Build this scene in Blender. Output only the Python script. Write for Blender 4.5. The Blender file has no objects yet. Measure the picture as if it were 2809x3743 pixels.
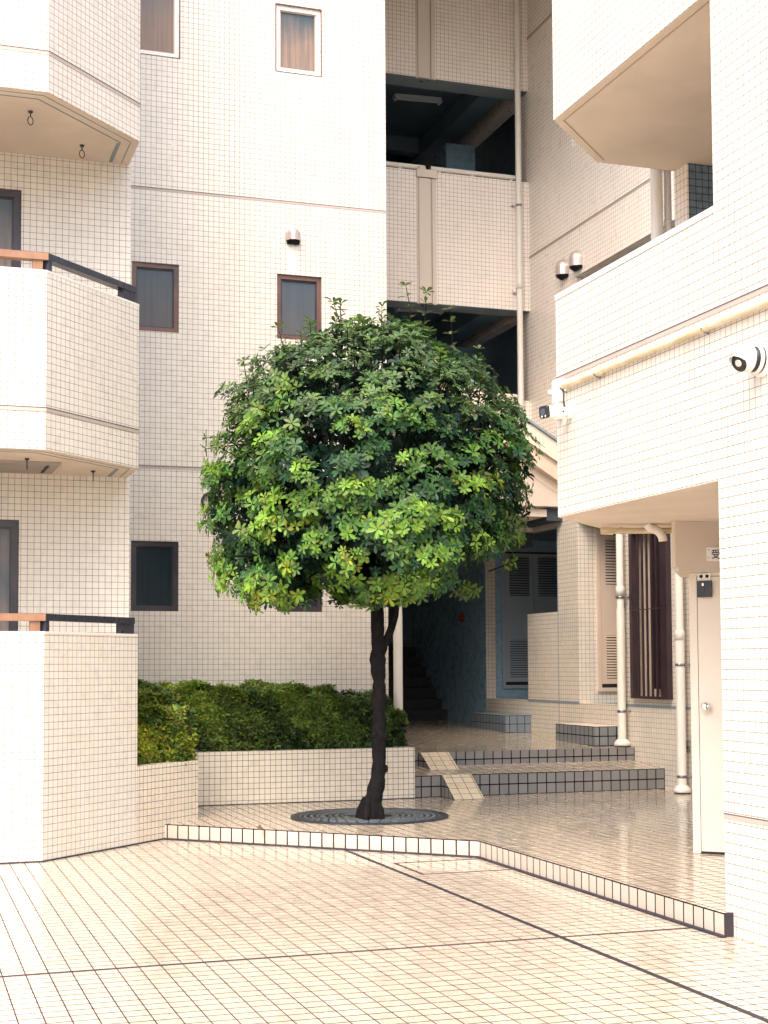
import bpy, math, random
from mathutils import Vector, Matrix
random.seed(7)
R = math.radians
scene = bpy.context.scene
COL = scene.collection

# ------------------------------------------------------------------ materials
def new_mat(name):
    m = bpy.data.materials.new(name); m.use_nodes = True
    nt = m.node_tree; nt.nodes.clear()
    out = nt.nodes.new('ShaderNodeOutputMaterial'); b = nt.nodes.new('ShaderNodeBsdfPrincipled')
    nt.links.new(b.outputs[0], out.inputs[0])
    return m, nt, b
def N(nt, t, **kw):
    n = nt.nodes.new(t)
    for k, v in kw.items():
        if k.startswith('i_'): n.inputs[k[2:].replace('_', ' ')].default_value = v
        else: setattr(n, k, v)
    return n
def mixc(nt, fac, a, b):
    n = nt.nodes.new('ShaderNodeMix'); n.data_type = 'RGBA'
    for s, v in ((0, fac), (6, a), (7, b)):
        if hasattr(v, 'is_output') or isinstance(v, bpy.types.NodeSocket): nt.links.new(v, n.inputs[s])
        else: n.inputs[s].default_value = v if s == 0 else (*v, 1)
    return n.outputs[2]
def ramp(nt, sock, lo, hi, a=0., b=1.):
    n = nt.nodes.new('ShaderNodeMapRange'); nt.links.new(sock, n.inputs[0])
    n.inputs[1].default_value = lo; n.inputs[2].default_value = hi
    n.inputs[3].default_value = a; n.inputs[4].default_value = b
    return n.outputs[0]
def noise(nt, scale, coord='Object', detail=4, vec=None, rough=.55, sc3=None):
    tc = nt.nodes.new('ShaderNodeTexCoord')
    n = nt.nodes.new('ShaderNodeTexNoise'); n.inputs['Scale'].default_value = scale
    n.inputs['Detail'].default_value = detail; n.inputs['Roughness'].default_value = rough
    s = vec or tc.outputs[coord]
    if sc3:
        mp = nt.nodes.new('ShaderNodeMapping'); mp.inputs['Scale'].default_value = sc3
        nt.links.new(s, mp.inputs[0]); s = mp.outputs[0]
    nt.links.new(s, n.inputs['Vector'])
    return n.outputs[0]

def tile_mat(name, pu, pv, mortar, c1, c2, g1, g2, rough=(.25, .4), bump=.25, ou=0., ov=0.,
             stain=None, wob=.0, streak=None, glo=(.42, .62), gs=2.3, coat=0., asp=1.):
    m, nt, b = new_mat(name)
    uv = N(nt, 'ShaderNodeUVMap'); uv.uv_map = 'UVMap'
    mp = N(nt, 'ShaderNodeMapping'); mp.vector_type = 'POINT'
    mp.inputs['Location'].default_value = (-ou * asp / pu, -ov / pv, 0)
    mp.inputs['Scale'].default_value = (asp / pu, 1 / pv, 1)
    nt.links.new(uv.outputs[0], mp.inputs[0])
    vec = mp.outputs[0]
    if wob:
        nz = N(nt, 'ShaderNodeTexNoise'); nz.inputs['Scale'].default_value = .8; nt.links.new(vec, nz.inputs['Vector'])
        sub = N(nt, 'ShaderNodeVectorMath', operation='SUBTRACT'); nt.links.new(nz.outputs[1], sub.inputs[0]); sub.inputs[1].default_value = (.5, .5, .5)
        sc = N(nt, 'ShaderNodeVectorMath', operation='SCALE'); nt.links.new(sub.outputs[0], sc.inputs[0]); sc.inputs['Scale'].default_value = wob
        ad = N(nt, 'ShaderNodeVectorMath', operation='ADD'); nt.links.new(vec, ad.inputs[0]); nt.links.new(sc.outputs[0], ad.inputs[1]); vec = ad.outputs[0]
    br = N(nt, 'ShaderNodeTexBrick', offset=0., squash=1.)
    br.inputs['Scale'].default_value = 1.; br.inputs['Brick Width'].default_value = asp; br.inputs['Row Height'].default_value = 1.
    br.inputs['Mortar Size'].default_value = mortar; br.inputs['Mortar Smooth'].default_value = .15; br.inputs['Bias'].default_value = 0.
    br.inputs['Color1'].default_value = (*c1, 1); br.inputs['Color2'].default_value = (*c2, 1)
    nt.links.new(vec, br.inputs['Vector'])
    # Color of the brick with the same colours for mortar so the mix below is ours
    mid = tuple((x + y) / 2 for x, y in zip(c1, c2)); br.inputs['Mortar'].default_value = (*mid, 1)
    col = br.outputs['Color']
    if stain:
        sc_, st = stain
        s = ramp(nt, noise(nt, sc_, detail=6), .45, .75)
        col = mixc(nt, s, col, st) if False else mixc(nt, ramp(nt, noise(nt, sc_, detail=6), .48, .78, 0, .5), col, st)
    if streak:
        s = ramp(nt, noise(nt, 1.0, detail=5, sc3=streak[0]), .5, .8, 0, streak[2])
        col = mixc(nt, s, col, streak[1])
    gcol = mixc(nt, ramp(nt, noise(nt, gs, detail=3), glo[0], glo[1]), g1, g2)
    c = mixc(nt, br.outputs['Fac'], col, gcol)
    nt.links.new(c, b.inputs['Base Color'])
    rr = ramp(nt, noise(nt, 9., detail=3), .35, .65, rough[0], rough[1])
    mx = N(nt, 'ShaderNodeMix'); nt.links.new(br.outputs['Fac'], mx.inputs[0]); nt.links.new(rr, mx.inputs[2]); mx.inputs[3].default_value = .9
    nt.links.new(ramp(nt, br.outputs['Fac'], 0, 1, .5, .04), b.inputs['Specular IOR Level'])
    nt.links.new(mx.outputs[0], b.inputs['Roughness'])
    if coat: nt.links.new(ramp(nt, br.outputs['Fac'], 0, 1, coat, .0), b.inputs['Coat Weight']); b.inputs['Coat Roughness'].default_value = .06; b.inputs['Coat IOR'].default_value = 1.4
    bp = N(nt, 'ShaderNodeBump'); bp.inputs['Strength'].default_value = bump; bp.inputs['Distance'].default_value = .003
    inv = N(nt, 'ShaderNodeMath', operation='SUBTRACT'); inv.inputs[0].default_value = 1.; nt.links.new(br.outputs['Fac'], inv.inputs[1])
    ad2 = N(nt, 'ShaderNodeMath', operation='MULTIPLY_ADD'); nt.links.new(noise(nt, 14., detail=2), ad2.inputs[0]); ad2.inputs[1].default_value = .6; nt.links.new(inv.outputs[0], ad2.inputs[2])
    nt.links.new(ad2.outputs[0], bp.inputs['Height']); nt.links.new(bp.outputs[0], b.inputs['Normal'])
    return m

def plain(name, col, rough=.5, metal=0., var=.12, scale=4., bump=0., col2=None, spec=.5, coord='Object', sc3=None, coat=0.):
    m, nt, b = new_mat(name)
    c2 = col2 or tuple(x * (1 - var) for x in col)
    c = mixc(nt, ramp(nt, noise(nt, scale, detail=6, sc3=sc3), .35, .7), col, c2)
    nt.links.new(c, b.inputs['Base Color'])
    nt.links.new(ramp(nt, noise(nt, scale * 2.3, detail=4), .3, .7, rough * .85, min(1, rough * 1.2)), b.inputs['Roughness'])
    b.inputs['Metallic'].default_value = metal
    b.inputs['Specular IOR Level'].default_value = spec
    if bump:
        bp = N(nt, 'ShaderNodeBump'); bp.inputs['Strength'].default_value = bump; bp.inputs['Distance'].default_value = .004
        nt.links.new(noise(nt, scale * 12, detail=5), bp.inputs['Height']); nt.links.new(bp.outputs[0], b.inputs['Normal'])
    return m

WT = .0604      # wall tile pitch
M = {}
M['wall'] = tile_mat('white_wall_tile', WT, WT, .032, (.70, .665, .60), (.665, .63, .565), (.19, .122, .085), (.085, .058, .052), (.22, .42), .3,
                     stain=(.9, (.63, .58, .51)), wob=.035, streak=((3, 3, .35), (.60, .53, .44), .4))
M['wall_b'] = tile_mat('pale_wing_tile', WT, WT, .030, (.88, .815, .74), (.85, .785, .71), (.30, .175, .115), (.10, .07, .075), (.25, .45), .3,
                       stain=(1.1, (.78, .69, .61)), wob=.035, streak=((3, 3, .35), (.74, .64, .56), .3))
M['planter'] = tile_mat('planter_tile', WT, WT, .042, (.70, .64, .54), (.66, .60, .50), (.10, .08, .10), (.03, .035, .06), (.2, .4), .35,
                        stain=(1.4, (.62, .54, .43)), wob=.03)
M['floor'] = tile_mat('wet_beige_floor_tile', .118, .1085, .052, (.60, .515, .415), (.555, .47, .375), (.06, .036, .034), (.014, .014, .026), (.12, .36), .2, coat=.38, asp=1.75,
                      ou=3.725, ov=7.85, stain=(.8, (.64, .56, .44)), wob=.02)
M['platform'] = tile_mat('wet_platform_tile', .118, .1085, .055, (.62, .53, .405), (.575, .49, .37), (.06, .036, .034), (.014, .014, .026), (.09, .28), .2, coat=.5, asp=1.2,
                      ou=3.725, ov=7.85, stain=(.8, (.64, .56, .44)), wob=.02)
M['riser'] = tile_mat('cream_curb_tile', .1175, .15, .062, (.51, .45, .385), (.47, .41, .35), (.02, .014, .024), (.01, .01, .02), (.3, .5), .5,
                      ou=0, ov=-.011, stain=(5, (.50, .42, .36)), wob=.02)
M['step_riser'] = tile_mat('grey_step_riser_tile', .1175, .119, .062, (.21, .205, .20), (.175, .172, .17), (.012, .012, .02), (.02, .015, .02), (.3, .5), .5,
                           ou=.02, ov=.14, stain=(5, (.22, .21, .20)), wob=.02)
M['wedge'] = tile_mat('cream_wedge_tile', .1175, .1, .03, (.66, .56, .41), (.61, .51, .37), (.10, .06, .06), (.04, .03, .05), (.25, .4), .4, ou=5.77, ov=0, wob=.02)
M['stucco'] = plain('beige_stucco', (.70, .595, .49), .85, var=.17, scale=1.3, bump=.25)
M['cream'] = plain('cream_paint', (.69, .61, .52), .55, var=.06, scale=2.5, bump=.05)
M['coping'] = plain('white_coping', (.74, .71, .65), .5, var=.06, scale=3, bump=.1)
M['band'] = plain('mauve_sealant', (.46, .39, .35), .7, var=.1, scale=5)
M['band_shadow'] = plain('joint_shadow_line', (.10, .08, .09), .7)  # shadow line above each band, painted as a dark strip
M['sealant'] = plain('dark_blue_sealant', (.012, .016, .028), .6, col2=(.03, .02, .028), scale=3)
M['joint_b'] = plain('mauve_floor_sealant', (.07, .035, .04), .6, col2=(.012, .016, .028), scale=1.1)
M['shade_paint'] = plain('shade_blue_grey_paint', (.22, .28, .33), .7, var=.2, scale=1.5)
M['shade_navy'] = plain('shade_navy_paint', (.10, .155, .20), .7, var=.25, scale=1.5)  # navy puts the unlit interiors' shade into their colour
M['shaded_tile'] = tile_mat('shaded_blue_tile', WT, WT, .04, (.25, .40, .52), (.22, .35, .47), (.34, .46, .56), (.16, .25, .33), (.2, .4), .4, wob=.04)  # blue-grey copy of the wall tile with passage shade in its colour
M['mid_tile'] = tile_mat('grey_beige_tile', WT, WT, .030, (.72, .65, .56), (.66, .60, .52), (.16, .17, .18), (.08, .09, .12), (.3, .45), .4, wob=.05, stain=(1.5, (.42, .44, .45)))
M['shaded_stair'] = plain('shaded_stair_tread', (.02, .025, .032), .6, var=.3)  # near-black carries the passage shade on the stairs
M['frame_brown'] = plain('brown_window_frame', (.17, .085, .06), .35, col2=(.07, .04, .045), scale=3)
M['frame_dark'] = plain('dark_bronze_frame', (.045, .035, .045), .35, col2=(.02, .02, .03), scale=3)
M['frame_white'] = plain('white_window_frame', (.82, .78, .72), .4, var=.06)
M['rail_tan'] = plain('tan_handrail', (.30, .165, .095), .4, col2=(.22, .11, .065), scale=6)
M['rail_shaded'] = plain('shaded_handrail', (.018, .022, .035), .3, col2=(.03, .03, .045), scale=6)
M['pipe'] = plain('white_pipe', (.76, .72, .66), .35, var=.06, scale=3)
M['pipe_old'] = plain('yellowed_pipe', (.70, .62, .46), .45, col2=(.46, .36, .20), scale=3, sc3=(1, 1, 4))
M['steel'] = plain('galvanised_steel', (.30, .31, .34), .35, metal=.8, col2=(.12, .12, .15), scale=30)
M['chrome'] = plain('chrome', (.8, .78, .76), .08, metal=1., var=.03)
M['hood'] = plain('brushed_hood_steel', (.60, .52, .48), .35, metal=.5, col2=(.5, .42, .40), scale=6)
M['black'] = plain('black_plastic', (.012, .014, .02), .35, var=.3)
M['void'] = plain('dark_void', (.01, .012, .016), .8)
M['cam_white'] = plain('white_camera_plastic', (.86, .84, .80), .35, var=.04)
M['grille'] = plain('purple_brown_slat', (.042, .023, .028), .4, col2=(.026, .017, .024), scale=4)
M['curtain'] = plain('cream_blind', (.72, .62, .50), .8, var=.1)
M['iron'] = plain('cast_iron', (.035, .045, .06), .5, metal=.4, col2=(.016, .022, .034), scale=12, bump=.3)
M['bark'] = plain('dark_bark', (.006, .006, .008), .95, spec=.12, col2=(.013, .011, .011), scale=14, bump=.9)
M['soil'] = plain('dark_soil', (.03, .024, .018), .95, var=.4, scale=20, bump=.8)
M['red'] = plain('red_lamp', (.25, .02, .02), .3)
M['cable'] = plain('black_cable', (.03, .035, .035), .5)
M['leafbrown'] = plain('dry_leaf', (.10, .05, .03), .7)
M['roof'] = plain('grey_roof', (.35, .34, .33), .8)
M['door_shaded'] = plain('shaded_louvre_paint', (.32, .37, .43), .5, var=.08)  # blue-grey carries the far recess's shade on its door
M['door_beige'] = plain('beige_louvre_paint', (.62, .50, .41), .5, var=.06)
M['tubelight'] = plain('unlit_tube_light', (.55, .62, .66), .4, var=.05)

def glass(name, top, bottom, z0, z1, rough=.35):
    # frosted glass: curtain and blind tones behind it, one continuous pane
    m, nt, b = new_mat(name)
    tc = N(nt, 'ShaderNodeTexCoord'); sp = N(nt, 'ShaderNodeSeparateXYZ'); nt.links.new(tc.outputs['Generated'], sp.inputs[0])
    nz = noise(nt, 2.2, coord='Object', detail=4, sc3=(1, 1, .5))
    a = N(nt, 'ShaderNodeMath', operation='MULTIPLY_ADD'); nt.links.new(nz, a.inputs[0]); a.inputs[1].default_value = 1.3; nt.links.new(sp.outputs[2], a.inputs[2])
    c = mixc(nt, ramp(nt, a.outputs[0], z0, z1), bottom, top)
    fine = ramp(nt, noise(nt, 1., detail=3, sc3=(22, 22, .8)), .42, .62, 0, .42)
    c = mixc(nt, fine, c, tuple(x * .7 for x in top))
    nt.links.new(c, b.inputs['Base Color']); b.inputs['Roughness'].default_value = rough
    b.inputs['Specular IOR Level'].default_value = .4
    bp = N(nt, 'ShaderNodeBump'); bp.inputs['Strength'].default_value = .12; bp.inputs['Distance'].default_value = .002
    nt.links.new(noise(nt, 40, detail=3), bp.inputs['Height']); nt.links.new(bp.outputs[0], b.inputs['Normal'])
    return m
M['glass_blue'] = glass('frosted_blue_glass', (.065, .088, .108), (.10, .095, .10), .7, 1.5)
M['glass_dark'] = glass('dark_glass', (.012, .022, .030), (.018, .030, .038), .8, 1.4, .2)
M['glass_tan'] = glass('frosted_tan_glass', (.06, .085, .105), (.27, .19, .145), 1.05, 1.55)
M['glass_tan2'] = glass('frosted_amber_glass', (.17, .145, .13), (.24, .165, .12), 1.0, 1.6)
M['glass_rec'] = glass('curtained_glass', (.07, .10, .125), (.30, .22, .18), 1.15, 1.6)

def leaf_mat(name, rough=.48, trans=.22):
    m, nt, b = new_mat(name)
    at = N(nt, 'ShaderNodeAttribute'); at.attribute_name = 'tint'
    nt.links.new(at.outputs['Color'], b.inputs['Base Color'])
    b.inputs['Roughness'].default_value = rough; b.inputs['Specular IOR Level'].default_value = .28
    tr = N(nt, 'ShaderNodeBsdfTranslucent'); ml = N(nt, 'ShaderNodeMixShader'); ml.inputs[0].default_value = trans
    hs = N(nt, 'ShaderNodeHueSaturation'); hs.inputs['Value'].default_value = 1.5; hs.inputs['Saturation'].default_value = 1.1
    nt.links.new(at.outputs['Color'], hs.inputs['Color']); nt.links.new(hs.outputs[0], tr.inputs[0])
    out = [n for n in nt.nodes if n.type == 'OUTPUT_MATERIAL'][0]
    nt.links.new(b.outputs[0], ml.inputs[1]); nt.links.new(tr.outputs[0], ml.inputs[2]); nt.links.new(ml.outputs[0], out.inputs[0])
    return m
M['leaf'] = leaf_mat('glossy_tree_leaf')
M['hedge'] = leaf_mat('hedge_leaf', .5, .18)

# ------------------------------------------------------------------ mesh builder
class MB:
    def __init__(s): s.v = []; s.f = []; s.m = []; s.c = []; s.smooth = []
    def face(s, pts, mat=0, smooth=False):
        i = len(s.v); s.v += [tuple(p) for p in pts]; s.f.append(tuple(range(i, i + len(pts)))); s.m.append(mat); s.smooth.append(smooth)
    def box(s, x0, x1, y0, y1, z0, z1, mat=0):
        s.prism([(x0, y0), (x1, y0), (x1, y1), (x0, y1)], z0, z1, mat)
    def prism(s, poly, z0, z1, mat=0, topmat=None, z1f=None, z0f=None):
        # poly counter-clockwise; z1f: function (x,y)->z for a sloping top
        a = sum(poly[i][0] * poly[(i + 1) % len(poly)][1] - poly[(i + 1) % len(poly)][0] * poly[i][1] for i in range(len(poly)))
        if a < 0: poly = poly[::-1]
        T = [(x, y, z1f(x, y) if z1f else z1) for x, y in poly]; B = [(x, y, z0f(x, y) if z0f else z0) for x, y in poly]
        s.face(T, mat if topmat is None else topmat); s.face(B[::-1], mat)
        for i in range(len(poly)):
            j = (i + 1) % len(poly); s.face([B[i], B[j], T[j], T[i]], mat)
    def obox(s, o, u, w, n, lu, lw, ln, mat=0):
        # oriented box: origin corner o, unit axes u,w,n, lengths
        o, u, w, n = map(Vector, (o, u, w, n)); u = u.normalized() * lu; w = w.normalized() * lw; n = n.normalized() * ln
        P = [o, o + u, o + u + w, o + w, o + n, o + u + n, o + u + w + n, o + w + n]
        flip = u.cross(w).dot(n) < 0
        for q in ((3, 2, 1, 0), (4, 5, 6, 7), (0, 1, 5, 4), (1, 2, 6, 5), (2, 3, 7, 6), (3, 0, 4, 7)):
            pts = [P[k] for k in q]; s.face(pts[::-1] if flip else pts, mat)
    def cyl(s, a, b, r0, r1=None, n=16, mat=0, caps=True):
        s.tube([a, b], [r0, r1 if r1 is not None else r0], n, mat, caps)
    def tube(s, pts, rad, n=10, mat=0, caps=True, ell=None):
        pts = [Vector(p) for p in pts]
        if not isinstance(rad, (list, tuple)): rad = [rad] * len(pts)
        rings = []; up = None
        for i, p in enumerate(pts):
            d = (pts[min(i + 1, len(pts) - 1)] - pts[max(i - 1, 0)]).normalized()
            if up is None: up = d.orthogonal().normalized()
            up = (up - d * up.dot(d)).normalized(); si = d.cross(up)
            rings.append([p + (up * math.cos(t) + si * math.sin(t)) * rad[i] for t in [2 * math.pi * k / n for k in range(n)]])
        base = len(s.v)
        for r in rings: s.v += [tuple(q) for q in r]
        for i in range(len(rings) - 1):
            for k in range(n):
                a = base + i * n + k; b = base + i * n + (k + 1) % n
                s.f.append((a, b, b + n, a + n)); s.m.append(mat); s.smooth.append(True)
        if caps:
            s.face(rings[0][::-1], mat); s.face(rings[-1], mat)
    def lathe(s, o, axis, prof, n=24, mat=0, a0=0, a1=2 * math.pi):
        # prof: list of (distance along axis, radius)
        o = Vector(o); d = Vector(axis).normalized(); e = d.orthogonal().normalized(); g = d.cross(e)
        base = len(s.v)
        for h, r in prof:
            for k in range(n):
                t = 2 * math.pi * k / n; s.v.append(tuple(o + d * h + (e * math.cos(t) + g * math.sin(t)) * r))
        for i in range(len(prof) - 1):
            for k in range(n):
                a = base + i * n + k; b = base + i * n + (k + 1) % n
                s.f.append((a, b, b + n, a + n)); s.m.append(mat); s.smooth.append(True)
    def wall(s, o, u, L, z0, z1, holes, n, th, mat=0, back=None, rev=None):
        # solid wall: front face starts at plan point o, runs along unit plan vector u; n = outward plan normal; holes (u0,u1,z0,z1)
        back = mat if back is None else back; rev = mat if rev is None else rev
        us = sorted({0, L, *[min(max(h[0], 0), L) for h in holes], *[min(max(h[1], 0), L) for h in holes]})
        zs = sorted({z0, z1, *[min(max(h[2], z0), z1) for h in holes], *[min(max(h[3], z0), z1) for h in holes]})
        def P(a, z, d): return (o[0] + u[0] * a - n[0] * d, o[1] + u[1] * a - n[1] * d, z)
        def solid(i, j):
            if i < 0 or j < 0 or i >= len(us) - 1 or j >= len(zs) - 1: return False
            cu = (us[i] + us[i + 1]) / 2; cz = (zs[j] + zs[j + 1]) / 2
            return not any(h[0] < cu < h[1] and h[2] < cz < h[3] for h in holes)
        # orientation: front quad (a0,z0)->(a1,z0)->(a1,z1)->(a0,z1) has normal u x z
        ux, uy = u; fl = (uy * n[0] - ux * n[1]) < 0
        def q(pts, m): s.face(pts if not fl else pts[::-1], m)
        for i in range(len(us) - 1):
            for j in range(len(zs) - 1):
                if not solid(i, j): continue
                a, b, c, d = us[i], us[i + 1], zs[j], zs[j + 1]
                q([P(a, c, 0), P(b, c, 0), P(b, d, 0), P(a, d, 0)], mat)
                q([P(b, c, th), P(a, c, th), P(a, d, th), P(b, d, th)], back)
                if not solid(i - 1, j): q([P(a, c, th), P(a, c, 0), P(a, d, 0), P(a, d, th)], rev if i > 0 else mat)
                if not solid(i + 1, j): q([P(b, c, 0), P(b, c, th), P(b, d, th), P(b, d, 0)], rev if i < len(us) - 2 else mat)
                if not solid(i, j - 1): q([P(a, c, th), P(b, c, th), P(b, c, 0), P(a, c, 0)], rev)
                if not solid(i, j + 1): q([P(a, d, 0), P(b, d, 0), P(b, d, th), P(a, d, th)], rev)

BASE = {}
def mk(name, mb, mats, parent=None, loc=None, tints=None):
    if not isinstance(mats, (list, tuple)): mats = [mats]
    loc = Vector(loc) if loc is not None else (BASE[parent.name] if parent else Vector((0, 0, 0)))
    me = bpy.data.meshes.new(name)
    V = [(v[0] - loc[0], v[1] - loc[1], v[2] - loc[2]) for v in mb.v]
    me.from_pydata(V, [], mb.f)
    uvl = me.uv_layers.new(name='UVMap'); data = []
    for f in mb.f:
        a, b_, c = (Vector(mb.v[f[0]]), Vector(mb.v[f[1]]), Vector(mb.v[f[2]]))
        n = (b_ - a).cross(c - a)
        if n.length > 0: n.normalize()
        if abs(n.z) > .7:
            for i in f: data += [mb.v[i][0], mb.v[i][1]]
        else:
            h = math.hypot(n.x, n.y) or 1; tx, ty = -n.y / h, n.x / h
            for i in f: data += [mb.v[i][0] * tx + mb.v[i][1] * ty, mb.v[i][2]]
    uvl.data.foreach_set('uv', data)
    me.polygons.foreach_set('material_index', mb.m); me.polygons.foreach_set('use_smooth', mb.smooth)
    if tints is not None:
        ca = me.color_attributes.new('tint', 'FLOAT_COLOR', 'POINT')
        flat = []
        for t in tints: flat += [t[0], t[1], t[2], 1.]
        ca.data.foreach_set('color', flat)
    for m in mats: me.materials.append(m)
    me.validate(); me.update()
    o = bpy.data.objects.new(name, me); COL.objects.link(o)
    if parent: o.parent = parent
    else: o.location = loc
    BASE[o.name] = loc
    return o
def thing(name, label, cat, loc=(0, 0, 0), group=None):
    o = bpy.data.objects.new(name, None); COL.objects.link(o); o.location = loc; o.empty_display_size = .2
    BASE[o.name] = Vector(loc); tag(o, label, cat, group); return o
def tag(o, label, cat, group=None):
    o['label'] = label; o['category'] = cat
    if group: o['group'] = group
    return o
def structure(o): o['kind'] = 'structure'; return o
def one(name, mb, mats, label, cat, loc=(0, 0, 0), group=None):
    return tag(mk(name, mb, mats, loc=loc), label, cat, group)

# ------------------------------------------------------------------ ground, platform
XJ, YJ = 3.725, 7.85
g = MB(); g.face([(-60, -60, 0), (60, -60, 0), (60, 60, 0), (-60, 60, 0)])
structure(mk('courtyard_floor', g, M['floor']))
ZP = .14
plat = [(2.30, 13.65), (4.63, 11.32), (4.63, 7.53), (9.6, 7.53), (9.6, 15.3), (2.30, 15.3)]
g = MB(); g.prism(plat, -.05, ZP, 0, 1)
structure(mk('raised_platform', g, [M['riser'], M['platform']]))
# sealant strips at the curb foot and the floor joints
g = MB()
n45 = (math.sqrt(.5), math.sqrt(.5))
g.prism([(2.275, 13.612), (4.596, 11.29), (4.63, 11.325), (2.305, 13.65)], -.01, .013)
g.prism([(4.596, 7.50), (4.632, 7.50), (4.632, 11.325), (4.596, 11.29)], -.01, .0125)
g.box(4.632, 4.688, 7.516, 7.529, 0, ZP + .001)
structure(mk('curb_sealant', g, M['sealant']))
g = MB(); g.box(XJ - .016, XJ + .016, -20, 12.22, -.01, .004); structure(mk('long_floor_joint', g, M['sealant']))
g = MB(); g.box(-20, XJ - .0161, YJ - .010, YJ + .010, -.01, .004); g.box(XJ + .0161, 4.605, YJ - .010, YJ + .010, -.01, .004)
structure(mk('cross_floor_joint', g, M['joint_b']))
g = MB()
hx0, hx1, hy0, hy1 = 3.85, 4.597, 10.55, 11.235
for a in ((hx0, hx0 + .014, hy0, hy1), (hx0, hx1, hy0, hy0 + .012), (hx0, 4.597, hy1 - .006, hy1)):
    g.box(*a, -.01, .004)
one('floor_hatch', g, M['joint_b'], 'rectangular tiled inspection hatch outlined in dark joint beside the curb corner', 'floor hatch')

# steps: first tread slopes gently up, the upper floor too
XW = 8.60
def t1(x, y): return .380 + (y - 15.22) * .072
def t2(x, y): return .592 + (y - 15.95) * .0185
g = MB(); g.prism([(5.45, 15.22), (XW - .002, 15.22), (XW - .002, 16.1), (5.45, 16.1)], .1, 0, 0, 1, z1f=t1)
st1 = g
g2 = MB(); g2.prism([(5.45, 15.95), (XW - .002, 15.95), (XW - .002, 32), (5.45, 32)], .3, 0, 0, 1, z1f=t2)
root = thing('entrance_steps', 'two wide grey tiled steps leading up to the dark passage', 'steps', (7, 15.22, ZP))
mk('lower_step', st1, [M['step_riser'], M['platform']], root)
mk('upper_step', g2, [M['step_riser'], M['platform']], root)
# cream tiled wedges (wheel ramps) on the steps
def wedge(x0, x1, yf, zf, yb, zb, name, label):
    g = MB()
    A = (x0, yf, zf); B = (x1, yf, zf); C = (x1 , yb, zb); D = (x0, yb, zb); E_ = (x0, yb, zf); F = (x1, yb, zf)
    g.face([A, B, C, D], 0); g.face([A, D, E_], 1); g.face([B, F, C], 1); g.face([A, E_, F, B], 1); g.face([D, C, F, E_], 1)
    o = one(name, g, [M['wedge'], M['step_riser']], label, 'ramp', group='cream wedges on the steps')
    # unfold the slope for its tiles
    me = o.data; uv = me.uv_layers[0].data; L = math.hypot(yb - yf, zb - zf)
    for i, c in enumerate([(x0, 0), (x1, 0), (x1, L), (x0, L)]): uv[i].uv = c
wedge(5.79, 6.14, 14.83, ZP + .001, 15.215, .383, 'tiled_ramp', 'lower cream tiled wedge ramp leaning on the first step')
wedge(5.80, 6.15, 15.60, t1(0, 15.6) + .001, 15.945, .592, 'tiled_ramp', 'upper cream tiled wedge ramp leaning on the second step')

# ------------------------------------------------------------------ apartment building, left part and main wall
apt = thing('apartment_building', 'white tiled apartment block with angled balconies and a plain wall of windows behind the tree', 'building', (2, 16, 0))
TOP = 11.4
TL = 9.5
MY = 16.12
wins = [  # x0,x1,z0,z1, frame, glass, label
    (2.452, 2.985, 2.227, 3.012, 'frame_dark', 'glass_dark', 'dark window with dark glass'),
    (4.125, 4.665, 2.231, 3.012, 'frame_dark', 'glass_dark', 'dark window partly hidden by the crown'),
    (2.448, 2.981, 5.385, 6.17, 'frame_brown', 'glass_blue', 'brown window with blue frosted glass'),
    (4.128, 4.668, 5.400, 6.165, 'frame_brown', 'glass_blue', 'brown window just above the crown'),
    (2.445, 2.979, 8.57, 9.36, 'frame_white', 'glass_tan2', 'white window with amber glass'),
    (4.122, 4.667, 8.572, 9.373, 'frame_white', 'glass_tan', 'white window with blue and tan glass')]
g = MB()
g.wall((2.10, MY), (1, 0), 5.47 - 2.10, 0, TOP, [(a - 2.10, b - 2.10, c, d) for a, b, c, d, *_ in wins], (0, -1), .25)
mk('main_wall', g, M['wall'], apt)
g = MB(); g.box(5.22, 5.47, MY + .25, 32, 0, TOP); g.box(2.10, 5.22, MY + .25, MY + .5, 0, .3)
g.box(2.1, 2.35, MY + .25, MY + .5, 0, 1)
mk('side_wall', g, M['wall'], apt)
g = MB(); g.box(2.45, 5.2, MY + .55, MY + .6, 0, TOP); mk('inner_wall', g, M['void'], apt)
g = MB(); g.box(-8, 5.47, 16.7, 32, TOP - .3, TOP); g.box(-8, 2.09, 14.2, 16.69, TL - .3, TL); g.box(2.10, 5.47, MY, 16.69, TOP + .001, TOP + .12)
mk('roof', g, M['roof'], apt)
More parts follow.
